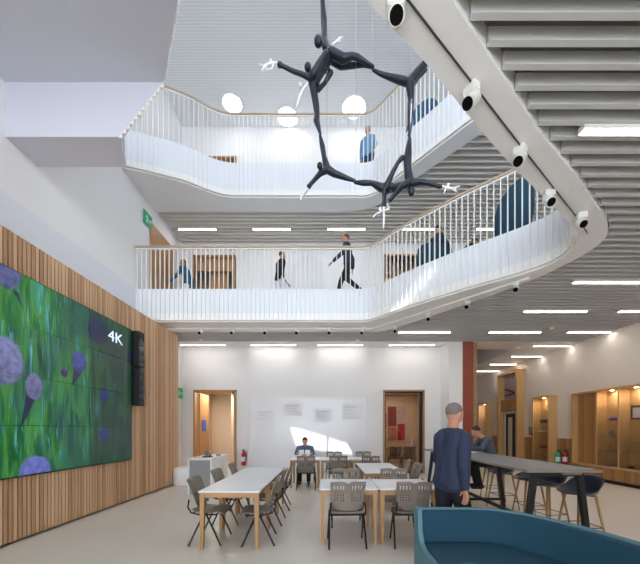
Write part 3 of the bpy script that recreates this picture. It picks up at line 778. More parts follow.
# ------------------------------------------------------------------ desk with phone
dk = thing('reception_desk', 'white and grey desk with a telephone by the left doorway', 'desk', (-2.93, 8.15, 0))
b = NB(); box(b, -.30, .27, -.62, .62, .80, .845); obj('desktop', b, 'tabletop', dk, bevel=.004)
b = NB(); box(b, .23, .27, -.62, .62, 0, .80); box(b, -.30, -.26, -.62, .62, 0, .80); obj('side_panel', b, 'white', dk)
b = NB(); box(b, -.26, .23, -.60, -.56, 0, .80); obj('front_panel', b, 'grey', dk)
ph_ = thing('desk_phone', 'dark grey desk telephone with tilted screen on the white desk', 'telephone', (-2.88, 7.85, .845))
b = NB(); v = box(b, -.10, .10, -.08, .10, 0, .03); obj('base', b, 'black', ph_, bevel=.004)
b = NB(); bar(b, (-.02, -.06, .04), (-.02, .08, .12), .08, .01); obj('keypad', b, 'greytop', ph_)
b = NB(); tube(b, [(.08, -.07, .05), (.08, 0, .075), (.08, .08, .10)], .02, 8); obj('handset', b, 'blackgloss', ph_, smooth=True)
b = NB(); box(b, -.06, .06, -.04, .04, 0, .025); o = obj('stapler', b, 'black', bevel=.008); o.location = (-2.78, 8.35, .845); tag(o, 'small black item near the back of the white desk', 'stationery')
# round white pouf peeking past the timber wall
b = NB(); lathe(b, [(.22, 0), (.24, .04), (.24, .42), (.20, .47), (.1, .475)], 28); o = obj('round_pouf', b, 'white', smooth='auto'); o.location = (-3.95, 8.9, 0); tag(o, 'round white pouf between the timber wall and the white desk', 'pouf')

# fire extinguishers
def extinguisher(loc, label, m='red'):
    t_ = thing('fire_extinguisher', label, 'fire extinguisher', loc)
    b = NB(); lathe(b, [(.065, 0), (.075, .02), (.075, .36), (.06, .42), (.025, .46), (.025, .49)], 20); cy_ = obj('cylinder', b, m, t_, smooth='auto')
    b = NB(); box(b, -.02, .02, -.10, .03, .49, .52); box(b, -.02, .02, -.10, .03, .535, .55); obj('handle', b, 'black', t_)
    b = NB(); tube(b, [(.02, 0, .49), (.09, -.02, .46), (.10, -.02, .3), (.085, -.02, .12)], .012, 8); obj('hose', b, 'black', t_, smooth=True)
    b = NB(); lathe(b, [(.0765, .14), (.0765, .30)], 20); obj('instruction_band', b, 'paper', cy_)
    b = NB(); box(b, -.03, .03, .06, .11, .2, .4); obj('bracket', b, 'black', t_)
extinguisher((-2.83, 11.08, .28), 'red fire extinguisher on the wall beside the left doorway')
extinguisher((8.17, 11.05, .28), 'red fire extinguisher beside the large display case')
extinguisher((8.17, 11.38, .25), 'green banded fire extinguisher next to the red one by the display cases', M['green'])

# exit signs
def sign(loc, rz, label):
    t_ = thing('exit_sign', label, 'sign', loc, rz)
    b = NB(); box(b, -.2, .2, -.02, .0, -.17, .17); obj('sign_board', b, 'green', t_)
    b = NB(); tube(b, [(-.06, -.022, .06), (-.06, -.026, .06)], .03, 12)
    for p, q_ in (((-.06, .03), (-.04, -.04)), ((-.04, -.04), (-.10, -.11)), ((-.04, -.04), (.01, -.10)), ((-.055, .02), (-.11, -.01)), ((-.055, .02), (0, -.0)), ((.05, 0), (.15, 0)), ((.12, .035), (.155, 0)), ((.12, -.035), (.155, 0))):
        bar(b, (p[0], -.023, p[1]), (q_[0], -.023, q_[1]), .01, .003)
    obj('pictogram', b, 'white', t_)
sign((-4.975, 9.0, 7.37), R(90), 'green running figure exit sign on the left wall of the gallery')
sign((-4.975, 10.96, 2.75), R(90), 'green exit sign on the wall just past the end of the timber wall')
# arched panel on the gallery wall
b = NB(); n = 20
prof = [(-.55, Z1)] + [(.55 * math.cos(PI - PI * k / n), 6.97 + .55 * math.sin(PI * k / n)) for k in range(n + 1)] + [(.55, Z1)]
A = [b.verts.new((x, 0, z - Z1)) for x, z in prof]; C_ = [b.verts.new((x, -.06, z - Z1)) for x, z in prof]
b.faces.new(A); b.faces.new(C_[::-1])
for k in range(len(A)): b.faces.new((A[k], A[(k + 1) % len(A)], C_[(k + 1) % len(A)], C_[k]))
o = obj('arched_panel', b, 'plaster'); o.location = (-.61, YB - .002, Z1); tag(o, 'plain white arched panel on the first floor back wall', 'panel')

# ------------------------------------------------------------------ right wall joinery
def case(y0, y1, z0, z1, label, bays, wood_bay=None, shelves=3, depth=.32, name='display_case'):
    """case on the right wall: local x runs out of the wall towards -X"""
    t_ = thing(name, label, 'display case', (XR, y0, 0))
    W = y1 - y0; w = .05
    b = NB()
    box(b, -depth, 0, 0, w, z0, z1); box(b, -depth, 0, W - w, W, z0, z1); box(b, -depth, 0, w, W - w, z1 - w, z1); box(b, -depth, 0, w, W - w, z0, z0 + w)
    obj('carcass', b, 'oak_light', t_)
    b = NB(); box(b, -.02, -.001, w, W - w, z0 + w, z1 - w); obj('back_panel', b, 'oak_light', t_)
    edges = [w] + bays + [W - w]
    for i, (a, c) in enumerate(zip(edges, edges[1:])):
        if i > 0:
            b = NB(); box(b, -depth, -.02, a - .02, a + .02, z0 + w, z1 - w); obj('divider', b, 'oak_light', t_)
        if wood_bay is not None and i == wood_bay:
            b = NB(); box(b, -.16, -.02, a + .02, c - .02, z0 + w, z1 - w); obj('timber_panel', b, 'oak_panel', t_); continue
        for k in range(shelves):
            z = z0 + w + (k + 1) * (z1 - z0 - 2 * w) / (shelves + 1)
            b = NB(); box(b, -depth + .04, -.02, a + .02, c - .02, z - .005, z + .005); obj('glass_shelf', b, 'glass', t_)
        b = NB(); box(b, -depth + .005, -depth + .012, a + .02, c - .02, z0 + w, z1 - w); obj('glass_door', b, 'glass', t_)
        b = NB(); box(b, -.2, -.14, (a + c) / 2 - .03, (a + c) / 2 + .03, z1 - w - .012, z1 - w); obj('case_lamp', b, 'caselamp', t_)
        area((XR - .17, y0 + (a + c) / 2, z1 - w - .02), .12, .12, 5, c=(1, .88, .70))
    return t_
big = case(7.0, 10.95, .42, 2.72, 'large pale oak display case with glass doors and lit shelves on the cream wall', [1.35, 2.45, 2.75 - .03], 99, 4) if False else None
big = case(6.6, 10.5, .42, 2.68, 'large pale oak display case with glass doors and lit shelves on the cream wall', [.77, 1.5, 2.22, 2.94], 4, 4)
b = NB(); y = 0
while y < 3.88: box(b, -.36, -.33, y, y + .035, .1, .42); y += .055
box(b, -.33, -.0, 0, 3.9, .1, .42); obj('slatted_base', b, 'oak_panel', big)
b = NB(); box(b, -.30, 0, 0, 3.9, 0, .1); obj('plinth', b, 'black', big)
nar = case(11.58, 12.5, .30, 2.74, 'narrow lit oak display case between the fire extinguishers and the tall door', [], None, 4)
far = case(16.1, 16.95, .30, 2.84, 'farthest lit oak display case at the end of the corridor', [], None, 3)
# tall door frame with transom
dd = thing('tall_doorway', 'tall oak door frame with a transom window in the corridor', 'door', (XR, 13.5, 0))
b = NB(); box(b, -.32, 0, 0, .12, 0, 4.05); box(b, -.32, 0, 1.45, 1.57, 0, 4.05); box(b, -.32, 0, .12, 1.45, 3.95, 4.05); obj('frame', b, 'oak_light', dd)
b = NB(); box(b, -.2, -.05, .12, 1.45, 2.35, 2.85); obj('transom_panel', b, 'oak_panel', dd)
b = NB(); box(b, -.05, -.03, .12, 1.45, 2.9, 3.95); o = obj('transom_window', b, M['lilac'], dd)
b = NB(); bar(b, (-.06, .2, 3.0), (-.06, 1.35, 3.35), .05, .02); bar(b, (-.06, .2, 3.1), (-.06, 1.35, 3.05), .04, .02); obj('truss_view', b, 'redpanel', dd)
b = NB(); box(b, -.1, -.02, .2, 1.35, 0, 2.3); obj('door_surround', b, 'white', dd)
b = NB(); box(b, -.14, -.1, .45, 1.15, 0, 2.2); dl = obj('door_leaf', b, 'black', dd)
b = NB(); box(b, -.15, -.14, .65, .95, .15, 2.05); obj('pane', b, 'beige', dl)
# wainscot and notices
b = NB(); box(b, XR - .03, XR, 10.52, 11.56, .1, 1.2); box(b, XR - .03, XR, 12.52, 13.48, .1, 1.2); box(b, XR - .03, XR, 15.09, 16.08, .1, 1.2); struct('trim_12', b, 'oak_panel', 'low oak wainscot between the cases')
b = NB(); box(b, XR - .02, XR, 13.0, 13.2, 1.28, 1.62); o = obj('wall_notice', b, 'grey'); tag(o, 'small green and white notice above the wainscot beside the tall door', 'notice')
for z_ in (1.34,):
    b = NB(); box(b, XR - .05, XR, 12.92, 13.02, z_ - .08, z_ + .03); o = obj('fire_call_point', b, 'red'); tag(o, 'small red call point above the wainscot beside the tall door', 'call point')
# case contents
def item(name, bm_, m, loc, label, cat, smooth=False, group='objects in the display cases'):
    o = obj(name, bm_, m, smooth=smooth); o.location = loc; return tag(o, label, cat, group)
def shelf_z(z0, z1, n, k): return z0 + .05 + k * (z1 - z0 - .1) / (n + 1) + .006 if k else z0 + .051
sz = lambda k: shelf_z(.42, 2.68, 4, k)
X8 = XR - .17
b = NB(); ball(b, (0, 0, .05), (.08, .14, .05)); item('blue_bowl', b, mat('blue glaze', rgb(40, 90, 190), .2), (X8, 9.15, sz(3)), 'shiny blue bowl on an upper shelf of the large case', 'bowl', True)
b = NB(); 
bmesh.ops.create_circle(b, segments=4, radius=.001)
b.clear()
nn = 28; rr = [[b.verts.new((0.0 + .012 * math.cos(q_ * PI / 2) , (.20 + .022 * math.sin(q_ * PI / 2)) * math.cos(2 * PI * k / nn), .225 + (.20 + .022 * math.sin(q_ * PI / 2)) * math.sin(2 * PI * k / nn))) for q_ in range(4)] for k in range(nn)]
for k in range(nn):
    for q_ in range(4): b.faces.new((rr[k][q_], rr[(k + 1) % nn][q_], rr[(k + 1) % nn][(q_ + 1) % 4], rr[k][(q_ + 1) % 4]))
item('silver_ring', b, 'wire', (X8, 8.92+.16, sz(1)), 'large standing silver ring on the lower shelf of the large case', 'ornament', True)
b = NB(); lathe(b, [(.05, 0), (.10, .02), (.13, .06), (.125, .065)], 24); o = item('patterned_dish', b, mat('blue white glaze', rgb(120, 150, 200), .25, noise=.6, nscale=30), (X8, 9.28, sz(0)), 'blue and white patterned dish at the bottom of the large case', 'dish', True)
b = NB(); box(b, -.01, .01, -.19, .19, 0, .38); o = item('framed_certificate', b, 'black', (X8, 8.42, sz(3)), 'black framed certificate on an upper shelf of the large case', 'frame')
b = NB(); box(b, -.014, -.01, -.13, .13, .06, .32); obj('print', b, 'paper', o)
b = NB(); ball(b, (0, 0, .17), (.03, .26, .16), 3); item('oval_plaque', b, mat('tan wood', rgb(176, 140, 92), .5), (X8, 8.42, sz(1)), 'large oval tan plaque on the lower shelf of the large case', 'plaque', True)
b = NB(); lathe(b, [(.05, 0), (.05, .02), (.012, .05), (.012, .10), (.05, .15), (.06, .22)], 20); item('glass_trophy', b, 'wire', (X8, 8.3, sz(4)), 'small clear trophy cup on the top shelf of the large case', 'trophy', True)
b = NB(); lathe(b, [(.05, 0), (.07, .06), (.03, .14), (.04, .17)], 20); item('small_vase', b, 'greytop', (X8, 9.2, sz(2)), 'small dark vase on the middle shelf of the large case', 'vase', True)
b = NB(); ball(b, (0, 0, .04), (.06, .1, .04)); item('dark_shoe_shape', b, 'black', (X8, 8.6, sz(0)), 'small dark rounded ornament at the bottom of the large case', 'ornament', True)
sn = lambda k: shelf_z(.30, 2.74, 4, k)
b = NB(); box(b, -.06, .06, -.13, .13, 0, .12); item('blue_box', b, mat('dark blue card', rgb(40, 60, 120)), (X8, 12.05, sn(3)), 'small dark blue box on an upper shelf of the narrow case', 'box')
b = NB(); bar(b, (0, -.14, .16), (0, .14, .16), .01, .15); item('white_booklet', b, 'paper', (X8, 12.05, sn(2)), 'white booklet propped on a middle shelf of the narrow case', 'booklet')
b = NB(); box(b, -.06, .06, -.15, .15, 0, .1); item('red_box', b, 'red', (X8, 12.05, sn(1)), 'small red box on the lower shelf of the narrow case', 'box')

# ------------------------------------------------------------------ high table and stools
ht = thing('high_table', 'long dark grey high table on black splayed legs', 'table', (2.79, 5.77, 0))
b = NB(); box(b, -.44, .44, -2.0, 2.0, 1.035, 1.05); htt = obj('tabletop', b, 'greytop', ht)
b = NB(); box(b, -.438, .438, -1.998, 1.998, 1.02, 1.035); obj('plywood_edge', b, 'plyedge', htt)
for y in (-1.86, 0.0, 1.86):
    for s in (-1, 1):
        b = NB(); bar(b, (s * .27, y, 1.0), (s * .40, y, 0), .035, .03, .028, .025); obj('leg', b, 'black', ht)
    b = NB(); box(b, -.30, .30, y - .03, y + .03, .96, 1.02); obj('cross_rail', b, 'black', ht)
    b = NB(); box(b, -.37, .37, y - .02, y + .02, .26, .30); obj('cross_rail', b, 'black', ht)
b = NB(); box(b, -.03, .03, -1.86, 1.86, .26, .30); obj('foot_rail', b, 'black', ht)
b = NB(); box(b, .02, .24, -1.95, -1.91, .985, 1.015); obj('socket_tray', b, 'wire', htt)
def stool_proto():
    t_ = thing('bar_stool', '', 'stool', (0, 0, 0), 0, 'navy bar stools with wooden legs')
    b = NB(); nr, na = 12, 36; V = [[None] * na for _ in range(nr + 1)]
    c0 = b.verts.new((0, 0, .735))
    for i in range(1, nr + 1):
        r = i / nr
        for k in range(na):
            a = 2 * PI * k / na
            back = max(0.0, -math.sin(a)) ; side = abs(math.cos(a))
            hgt = .22 * back ** .8 + .06 * side * (1 if math.sin(a) < .3 else .4)
            z = .735 + .02 * r * r + hgt * max(0, (r - .62) / .38) ** 1.3
            rad = r if r < .62 else .62 + (r - .62) * (1.0 - .25 * back)
            V[i][k] = b.verts.new((.27 * rad * math.cos(a), .25 * rad * math.sin(a), z))
    for k in range(na):
        b.faces.new((c0, V[1][k], V[1][(k + 1) % na]))
        for i in range(1, nr): b.faces.new((V[i][k], V[i + 1][k], V[i + 1][(k + 1) % na], V[i][(k + 1) % na]))
    obj('seat_shell', modded(b, [('SOLIDIFY', dict(thickness=.016, offset=0)), ('SUBSURF', dict(levels=1, render_levels=1))]), 'navy', t_)
    for sx in (-1, 1):
        for sy in (-1, 1):
            b = NB(); tube(b, [(sx * .11, sy * .11, .725), (sx * .20, sy * .20, 0)], [.017, .012], 10); obj('leg', b, 'oak', t_, smooth=True)
    b = NB(); c_ = .165
    tube(b, [(-c_, -c_, .30), (c_, -c_, .30)], .006, 6); tube(b, [(c_, -c_, .30), (c_, c_, .30)], .006, 6); tube(b, [(c_, c_, .30), (-c_, c_, .30)], .006, 6); tube(b, [(-c_, c_, .30), (-c_, -c_, .30)], .006, 6)
    obj('foot_ring', b, 'black', t_); b = NB()
    tube(b, [(-.11, -.11, .715), (.11, .11, .715)], .012, 6); tube(b, [(-.11, .11, .715), (.11, -.11, .715)], .012, 6)
    obj('seat_bracket', b, 'black', t_)
    return t_
st = stool_proto(); st.scale = (1, 1, .94)
sl = [(3.32, 4.22, 92, 'navy bar stool nearest the viewer at the high table'), (3.34, 4.85, 96, 'second navy bar stool from the near end of the high table'), (3.40, 5.40, 86, 'third navy bar stool from the near end of the high table'),
      (3.40, 6.22, 100, 'fourth navy bar stool, just before the seated man in the suit'), (3.60, 6.98, 80, 'navy bar stool on which the man in the grey suit sits')]
for k, (x, y, a, l) in enumerate(sl):
    if k == 0: st.location = (x, y, 0); st.rotation_euler = (0, 0, R(a)); st['label'] = l
    else: dup(st, (x, y, 0), R(a), l)
b = NB(); box(b, -.11, .11, -.15, .15, 0, .004); o = obj('paper_sheet', b, 'paper'); o.location = (3.02, 6.75, 1.0505); tag(o, 'open white papers on the high table in front of the suited man', 'paper')

# ------------------------------------------------------------------ teal sofa
sf = thing('curved_sofa', 'curved teal sofa in the near right corner, seen from behind its rim', 'sofa', (1.4, 2.4, 0))
outer = [(.87, 3.06)] + smooth_line([(.9, 3.065), (1.2, 3.07), (1.6, 3.05), (1.93, 2.62), (2.09, 2.02), (2.17, 1.2)], 3)
def strip(path, d0, d1, z0, z1, zt=None):
    b = NB(); A = offset_path(path, d0); C2 = offset_path(path, d1); prev = None
    for (ax, ay), (cx, cy) in zip(A, C2):
        r_ = [b.verts.new((x - 1.4, y - 2.4, z)) for x, y, z in ((ax, ay, z0), (cx, cy, z0), (cx, cy, z1), (ax, ay, z1))]
        if prev:
            for k in range(4): b.faces.new((prev[k], prev[(k + 1) % 4], r_[(k + 1) % 4], r_[k]))
        else: b.faces.new(r_)
        prev = r_
    b.faces.new(prev[::-1]); return b
obj('outer_shell', strip(outer, 0, .045, .10, .79), 'tealedge', sf, smooth='auto')
obj('back_cushion', strip(outer, .045, .11, .40, .775), 'teal', sf, smooth='auto')
back = offset_path(outer, .10)
front = offset_path(outer, .62)
fr = [(.87, 2.46)] + [p for p in smooth_line([(.9, 2.46), (1.12, 2.52), (1.32, 2.42), (1.50, 1.95), (1.58, 1.2)], 2)]
seatp = [(x - 1.4, y - 2.4) for x, y in back + fr[::-1]]
b = NB(); extrude_poly(b, seatp, .10, .39); obj('seat_base', b, 'tealedge', sf)
b = NB(); extrude_poly(b, seatp, .39, .50); obj('seat_cushion', b, 'teal', sf)
b = NB()
prof = [(3.062, .10), (3.062, .80), (2.94, .80), (2.92, .60), (2.87, .515), (2.78, .485), (2.44, .485), (2.44, .10)]
A = [b.verts.new((.835 - 1.4, y - 2.4, z)) for y, z in prof]; C_ = [b.verts.new((.875 - 1.4, y - 2.4, z)) for y, z in prof]
b.faces.new(A); b.faces.new(C_[::-1])
for k in range(len(A)): b.faces.new((A[k], A[(k + 1) % len(A)], C_[(k + 1) % len(A)], C_[k]))
obj('end_panel', b, 'tealedge', sf)
for x, y in ((-.45, .52), (.1, .52), (.52, -.3), (.55, -1.0)):
    b = NB(); lathe(b, [(.02, 0), (.025, .10)], 12, (x, y, 0)); obj('foot', b, 'black', sf)

# ------------------------------------------------------------------ gallery seats
def tub(name, label, loc, rz, h, R_=.38, group=None, m='teal'):
    t_ = thing(name, label, 'armchair', loc, rz, group)
    b = NB(); n_ = 28; pr = None
    for k in range(n_ + 1):
        a = R(-40) - (R(280) * 0) + R(260) * (k / n_) + R(180)
        a = PI + R(-40) + R(260) * k / n_
        u = k / n_; hh = .55 + (h - .55) * math.sin(PI * u) ** .7
        cx, cy = math.cos(a), math.sin(a); lean = .06 * hh
        ring_ = [b.verts.new((cx * (r + (lean if z > .3 else 0)), cy * (r + (lean if z > .3 else 0)), z)) for r, z in ((R_, .14), (R_ + .02, hh * .6), (R_, hh), (R_ - .07, hh), (R_ - .09, hh * .6), (R_ - .10, .14))]
        if pr:
            for j in range(6): b.faces.new((pr[j], pr[(j + 1) % 6], ring_[(j + 1) % 6], ring_[j]))
        else: b.faces.new(ring_)
        pr = ring_
    b.faces.new(pr[::-1]); obj('shell', b, m, t_, smooth=True)
    b = NB(); lathe(b, [(R_ - .08, .28), (R_ - .06, .32), (R_ - .07, .43), (R_ - .14, .45)], 28); obj('seat_cushion', b, 'teal', t_, smooth='auto')
    b = NB(); lathe(b, [(.25, 0), (.25, .015), (.04, .03), (.04, .28)], 20); obj('pedestal', b, 'black', t_, smooth='auto')
    return t_
tub('high_back_chair', 'dark teal high-backed lounge chair at the tip of the first floor gallery', (3.76, 6.66, Z1), R(60), 1.32, .36)
tub('tub_chair', 'teal tub chair holding the upright man in a dark suit on the first floor gallery', (2.66, 7.92, Z1), R(-80), .74, .36)
tub('tub_chair', 'teal tub chair under the bent dark clothed person on the first floor gallery', (3.52, 8.34, Z1), R(-80), .74, .36)
tub('tub_chair', 'blue high tub chair on the second floor gallery behind the balustrade', (2.55, 8.8, Z2), R(60), 1.25, .42, m='bluejacket')

# ------------------------------------------------------------------ people
def V3(*a): return Vector(a)
def person(label, loc, rz, J, top, bottom, hair, voxel=.014, sleeves=True, scale=1.0, hairstyle='short', collar=None):
    """J: joints in metres, figure faces +Y. One continuous remeshed body; clothes and hair are children."""
    root_me = NB(); J = {k: Vector(v) for k, v in J.items()}
    S_ = []  # (region, p, q, r0, r1)
    pel, nk, hd = J['pelvis'], J['neck'], J['head']
    up = (nk - pel).normalized(); side = (J['shL'] - J['shR']).normalized()
    mid = pel.lerp(nk, .45)
    S_ += [('pelvis', J['hipL'], J['hipR'], .105, .105), ('pelvis', pel, mid, .11, .105)]
    for s in (1, -1):
        S_ += [('torso', pel + side * .07 * s + up * .02, mid + side * .055 * s, .10, .095), ('torso', mid + side * .055 * s, nk + side * .085 * s - up * .12, .095, .105)]
        S_ += [('torso', nk + side * .085 * s - up * .10, (J['shL'] if s > 0 else J['shR']), .078, .052)]
    S_ += [('torso', mid, nk - up * .08, .10, .08), ('neck', nk - up * .05, hd - up * .06, .058, .052)]
    for d in 'LR':
        S_ += [('uparm', J['sh' + d], J['el' + d], .052, .042), ('forearm', J['el' + d], J['wr' + d], .042, .028)]
        S_ += [('thigh', J['hip' + d], J['kn' + d], .088, .058), ('calf', J['kn' + d], J['an' + d], .056, .038)]
        S_ += [('foot', J['an' + d] + V3(0, 0, -.03), J['toe' + d], .042, .032), ('foot', J['an' + d] + V3(0, 0, -.04), J['an' + d] + V3(0, 0, -.04) - (J['toe' + d] - J['an' + d]).normalized() * .05, .038, .032)]
    for r_, p, q_, a, c in S_: capsule(root_me, p, q_, a, c)
    # head: skull, jaw, nose, ears
    fd = (J.get('look', V3(0, 1, 0))).normalized(); hu = J.get('headup', up).normalized()
    hs = fd.cross(hu).normalized(); hu = hs.cross(fd).normalized()
    rot = Matrix((hs, fd, hu)).transposed().to_4x4()
    ball(root_me, hd, (.075, .092, .105), 3, rot); ball(root_me, hd + fd * .03 - hu * .05, (.055, .062, .062), 2, rot)
    ball(root_me, hd + fd * .10 - hu * .015, (.013, .02, .026), 2, rot)
    ball(root_me, hd + fd * .088 - hu * .058, (.024, .012, .008), 1, rot)
    ball(root_me, hd + fd * .082 + hu * .028, (.05, .014, .01), 1, rot)
    for s in (1, -1): ball(root_me, hd + hs * .078 * s - hu * .01, (.012, .02, .03), 1, rot)
    # hands: palm, four fingers, thumb
    for d in 'LR':
        w_ = J['wr' + d]; fdir = (J.get('hand' + d, w_ + (w_ - J['el' + d]).normalized()) - w_).normalized()
        sd = J.get('palmside' + d, side * (1 if d == 'L' else -1)); sd = (sd - fdir * sd.dot(fdir))
        sd = sd.normalized() if sd.length > 1e-3 else basis(fdir)[0]; nrm = fdir.cross(sd)
        if nrm.z > 0: nrm = -nrm
        for j in (-1, 0, 1): capsule(root_me, w_ + fdir * .01, w_ + fdir * .09 + sd * .022 * j, .018, .015)
        for j, L_ in enumerate((.062, .074, .08, .07)):
            b0 = w_ + fdir * .09 + sd * (.030 - .02 * j) ; b1 = b0 + fdir * L_ * .5 + nrm * .008; b2 = b1 + fdir * L_ * .4 + nrm * .022
            capsule(root_me, b0, b1, .0095, .009); capsule(root_me, b1, b2, .009, .008)
        t0 = w_ + fdir * .035 - sd * .025; t1 = t0 + (fdir * .6 - sd * .8).normalized() * .04; capsule(root_me, t0, t1, .013, .011); capsule(root_me, t1, t1 + (fdir * .9 - sd * .3 + nrm * .3).normalized() * .03, .011, .009)
    body = obj('person', remeshed(root_me, voxel, 1), 'skin')
    body.location = loc; body.rotation_euler = (0, 0, rz); body.scale = (scale,) * 3
    tag(body, label, 'person')
    def cloth(name, regions, inf, m, cut=1.0):
        b = NB()
        for r_, p, q_, a, c in S_:
            if r_ in regions:
                q2 = p.lerp(q_, cut) if r_ in ('forearm', 'calf') else q_
                capsule(b, p, q2, a + inf, c + inf * .8)
        return obj(name, remeshed(b, voxel * 1.1, 2), m, body)
    cloth('jacket' if top in ('suit', 'greysuit', 'bluejacket') else 'shirt', ('torso', 'pelvis', 'uparm') + (('forearm',) if sleeves else ()), .018, top, .93)
    b = NB()
    for r_, p, q_, a, c in S_:
        if r_ == 'pelvis': capsule(b, p, q_ if (q_ - p).length < .25 and p is not pel else p.lerp(q_, .3), a + .012, c + .012)
        if r_ in ('thigh', 'calf'): capsule(b, p, p.lerp(q_, .97) if r_ == 'calf' else q_, a + .014, c + .018)
    obj('trousers', remeshed(b, voxel * 1.1, 2), bottom, body)
    b = NB()
    for r_, p, q_, a, c in S_:
        if r_ == 'foot': capsule(b, p, q_, a + .008, c + .008)
    obj('shoes', remeshed(b, voxel * 1.1, 1), 'shoe', body)
    b = NB(); ball(b, hd + hu * .027 - fd * .016, (.080, .090, .089), 3, rot)
    if hairstyle == 'long': ball(b, hd - fd * .05 - hu * .08, (.075, .05, .13), 2, rot)
    # open the face side of the hair
    for v in list(b.verts):
        l = v.co - hd
        if l.dot(fd) > .045 and l.dot(hu) < .055: b.verts.remove(v) if False else setattr(v, 'co', v.co - fd * (l.dot(fd) - .035))
        if hairstyle == 'short' and l.dot(hu) < -.045: v.co += hu * (-.045 - l.dot(hu))
    obj('hair', mesh('hair', b, True), hair, body)
    return body

def walk(stride=.32, lean=.04, armsw=.25, look=(0, 1, 0), H=0):
    z = .93
    J = dict(pelvis=(0, 0, z + .02), neck=(0, lean, 1.50), head=(0, lean + .04, 1.65), look=look, headup=(0, 0, 1),
             shL=(.18, lean, 1.39), shR=(-.18, lean, 1.39), hipL=(.09, 0, z), hipR=(-.09, 0, z))
    J['elL'] = (.25, lean - armsw * .45, 1.14); J['wrL'] = (.235, lean - armsw * .5 + .04, .90)
    J['elR'] = (-.25, lean + armsw * .2, 1.14); J['wrR'] = (-.23, lean + armsw + .05, .94)
    J['knL'] = (.095, stride * .62, .52); J['anL'] = (.09, stride * .95, .085); J['toeL'] = (.10, stride * .95 + .16, .055)
    J['knR'] = (-.095, stride * .05, .49); J['anR'] = (-.09, -stride * 1.0, .14); J['toeR'] = (-.10, -stride * 1.0 + .12, .045)
    return J
def sit(seat=.45, lean=.12, head=(0, .22), hz=0.0, table=.75, reach=.38, armsep=.10, knee=.42, foot=None, hang=.0, foot_z=0.0):
    p = seat + .105
    J = dict(pelvis=(0, 0, p), neck=(0, lean, p + .53), head=(0, head[1], p + .66 + hz), look=(0, .8, -.5), headup=(0, .35, 1),
             shL=(.18, lean, p + .45), shR=(-.18, lean, p + .45), hipL=(.09, .02, p), hipR=(-.09, .02, p))
    for d, s in (('L', 1), ('R', -1)):
        J['el' + d] = (s * .24, lean + .13, max(table + .06, p + .20)); J['wr' + d] = (s * armsep, reach, table + .045); J['hand' + d] = (s * armsep * .4, reach + .1, table + .035)
        J['kn' + d] = (s * .13, knee, seat + .05); J['an' + d] = (s * .12, (foot if foot is not None else knee + .02), foot_z + .085); J['toe' + d] = (s * .13, (foot if foot is not None else knee + .02) + .16, foot_z + .045)
    return J
# far seated reader
J = sit(.44, .10, (0, .17), -.02, .78, .34, .07)
person('man in a slate blue shirt seated reading at the back table before the whiteboard', (-.60, 9.36, 0), R(180), J, 'bluetee', 'blackcloth', 'hair_dark', .013, sleeves=False)
bk = thing('open_magazine', 'open white magazine held up by the seated reader', 'magazine', (-.60, 8.95, .745))
for s in (-1, 1):
    b = NB(); bar(b, (s * .075, 0, .03), (s * .09, .07, .20), .07, .004); obj('page', b, 'paper', bk)
# man on bar stool
J = sit(.735, .18, (0, .34), -.02, 1.06, .46, .09, .40, .30, foot_z=.24)
person('man in a grey suit bent over papers at the high table', (3.60, 6.98, 0), R(84), J, 'greysuit', 'blackcloth', 'hair_dark', .011)
# walking man near the sofa
J = walk(.24, .03, .18, (0, 1, -.1))
person('grey haired man in a navy jumper walking between the tables and the teal sofa', (1.34, 3.50, 0), R(-68), J, 'suit', 'blackcloth', 'hair_grey', .009, scale=1.03)
# gallery walkers
J = walk(.30, .05, .25)
person('person in a black jacket and pale trousers walking on the first floor gallery', (-1.42, 9.85, Z1), R(-60), J, 'blackcloth', 'whitecloth', 'hair_brown', .014)
J = walk(.36, .03, .3)
person('man in a navy jacket striding left along the first floor gallery', (.62, 9.05, Z1), R(75), J, 'suit', 'blackcloth', 'hair_brown', .014, scale=1.02)
J = walk(.28, .14, .35)
person('person in a blue jacket and white trousers beside the oak door on the gallery', (-4.34, 10.15, Z1), R(80), J, 'bluejacket', 'whitecloth', 'hair_grey', .014, hairstyle='long', scale=.95)
J = walk(.10, .0, .08)
person('person in light blue top and jeans standing on the second floor gallery', (1.27, 9.76, Z2), R(150), J, 'lightblue', 'denim', 'hair_brown', .014)
J = sit(.45, .05, (0, .10), 0, .62, .36, .12)
person('man in a dark suit upright in a tub chair on the first floor gallery', (2.66, 7.92, Z1), R(-80), J, 'suit', 'blackcloth', 'hair_dark', .014)
J = sit(.45, .20, (0, .36), -.04, .62, .44, .12)
person('person in black bending forward in a tub chair on the first floor gallery', (3.52, 8.34, Z1), R(-80), J, 'blackcloth', 'blackcloth', 'hair_dark', .014)
J = sit(.48, .05, (0, .10), 0, .65, .34, .12)
person('person in white seated beside the blue tub chair on the second floor gallery', (3.45, 8.35, Z2 + .02), R(110), J, 'whitecloth', 'denim', 'hair_brown', .014)
b = NB(); box(b, -.3, .3, -.3, .3, 0, .47); o = obj('cube_stool', b, 'tealedge', bevel=.03); o.location = (3.45, 8.35, Z2); tag(o, 'teal cube seat under the person in white on the second floor', 'stool')

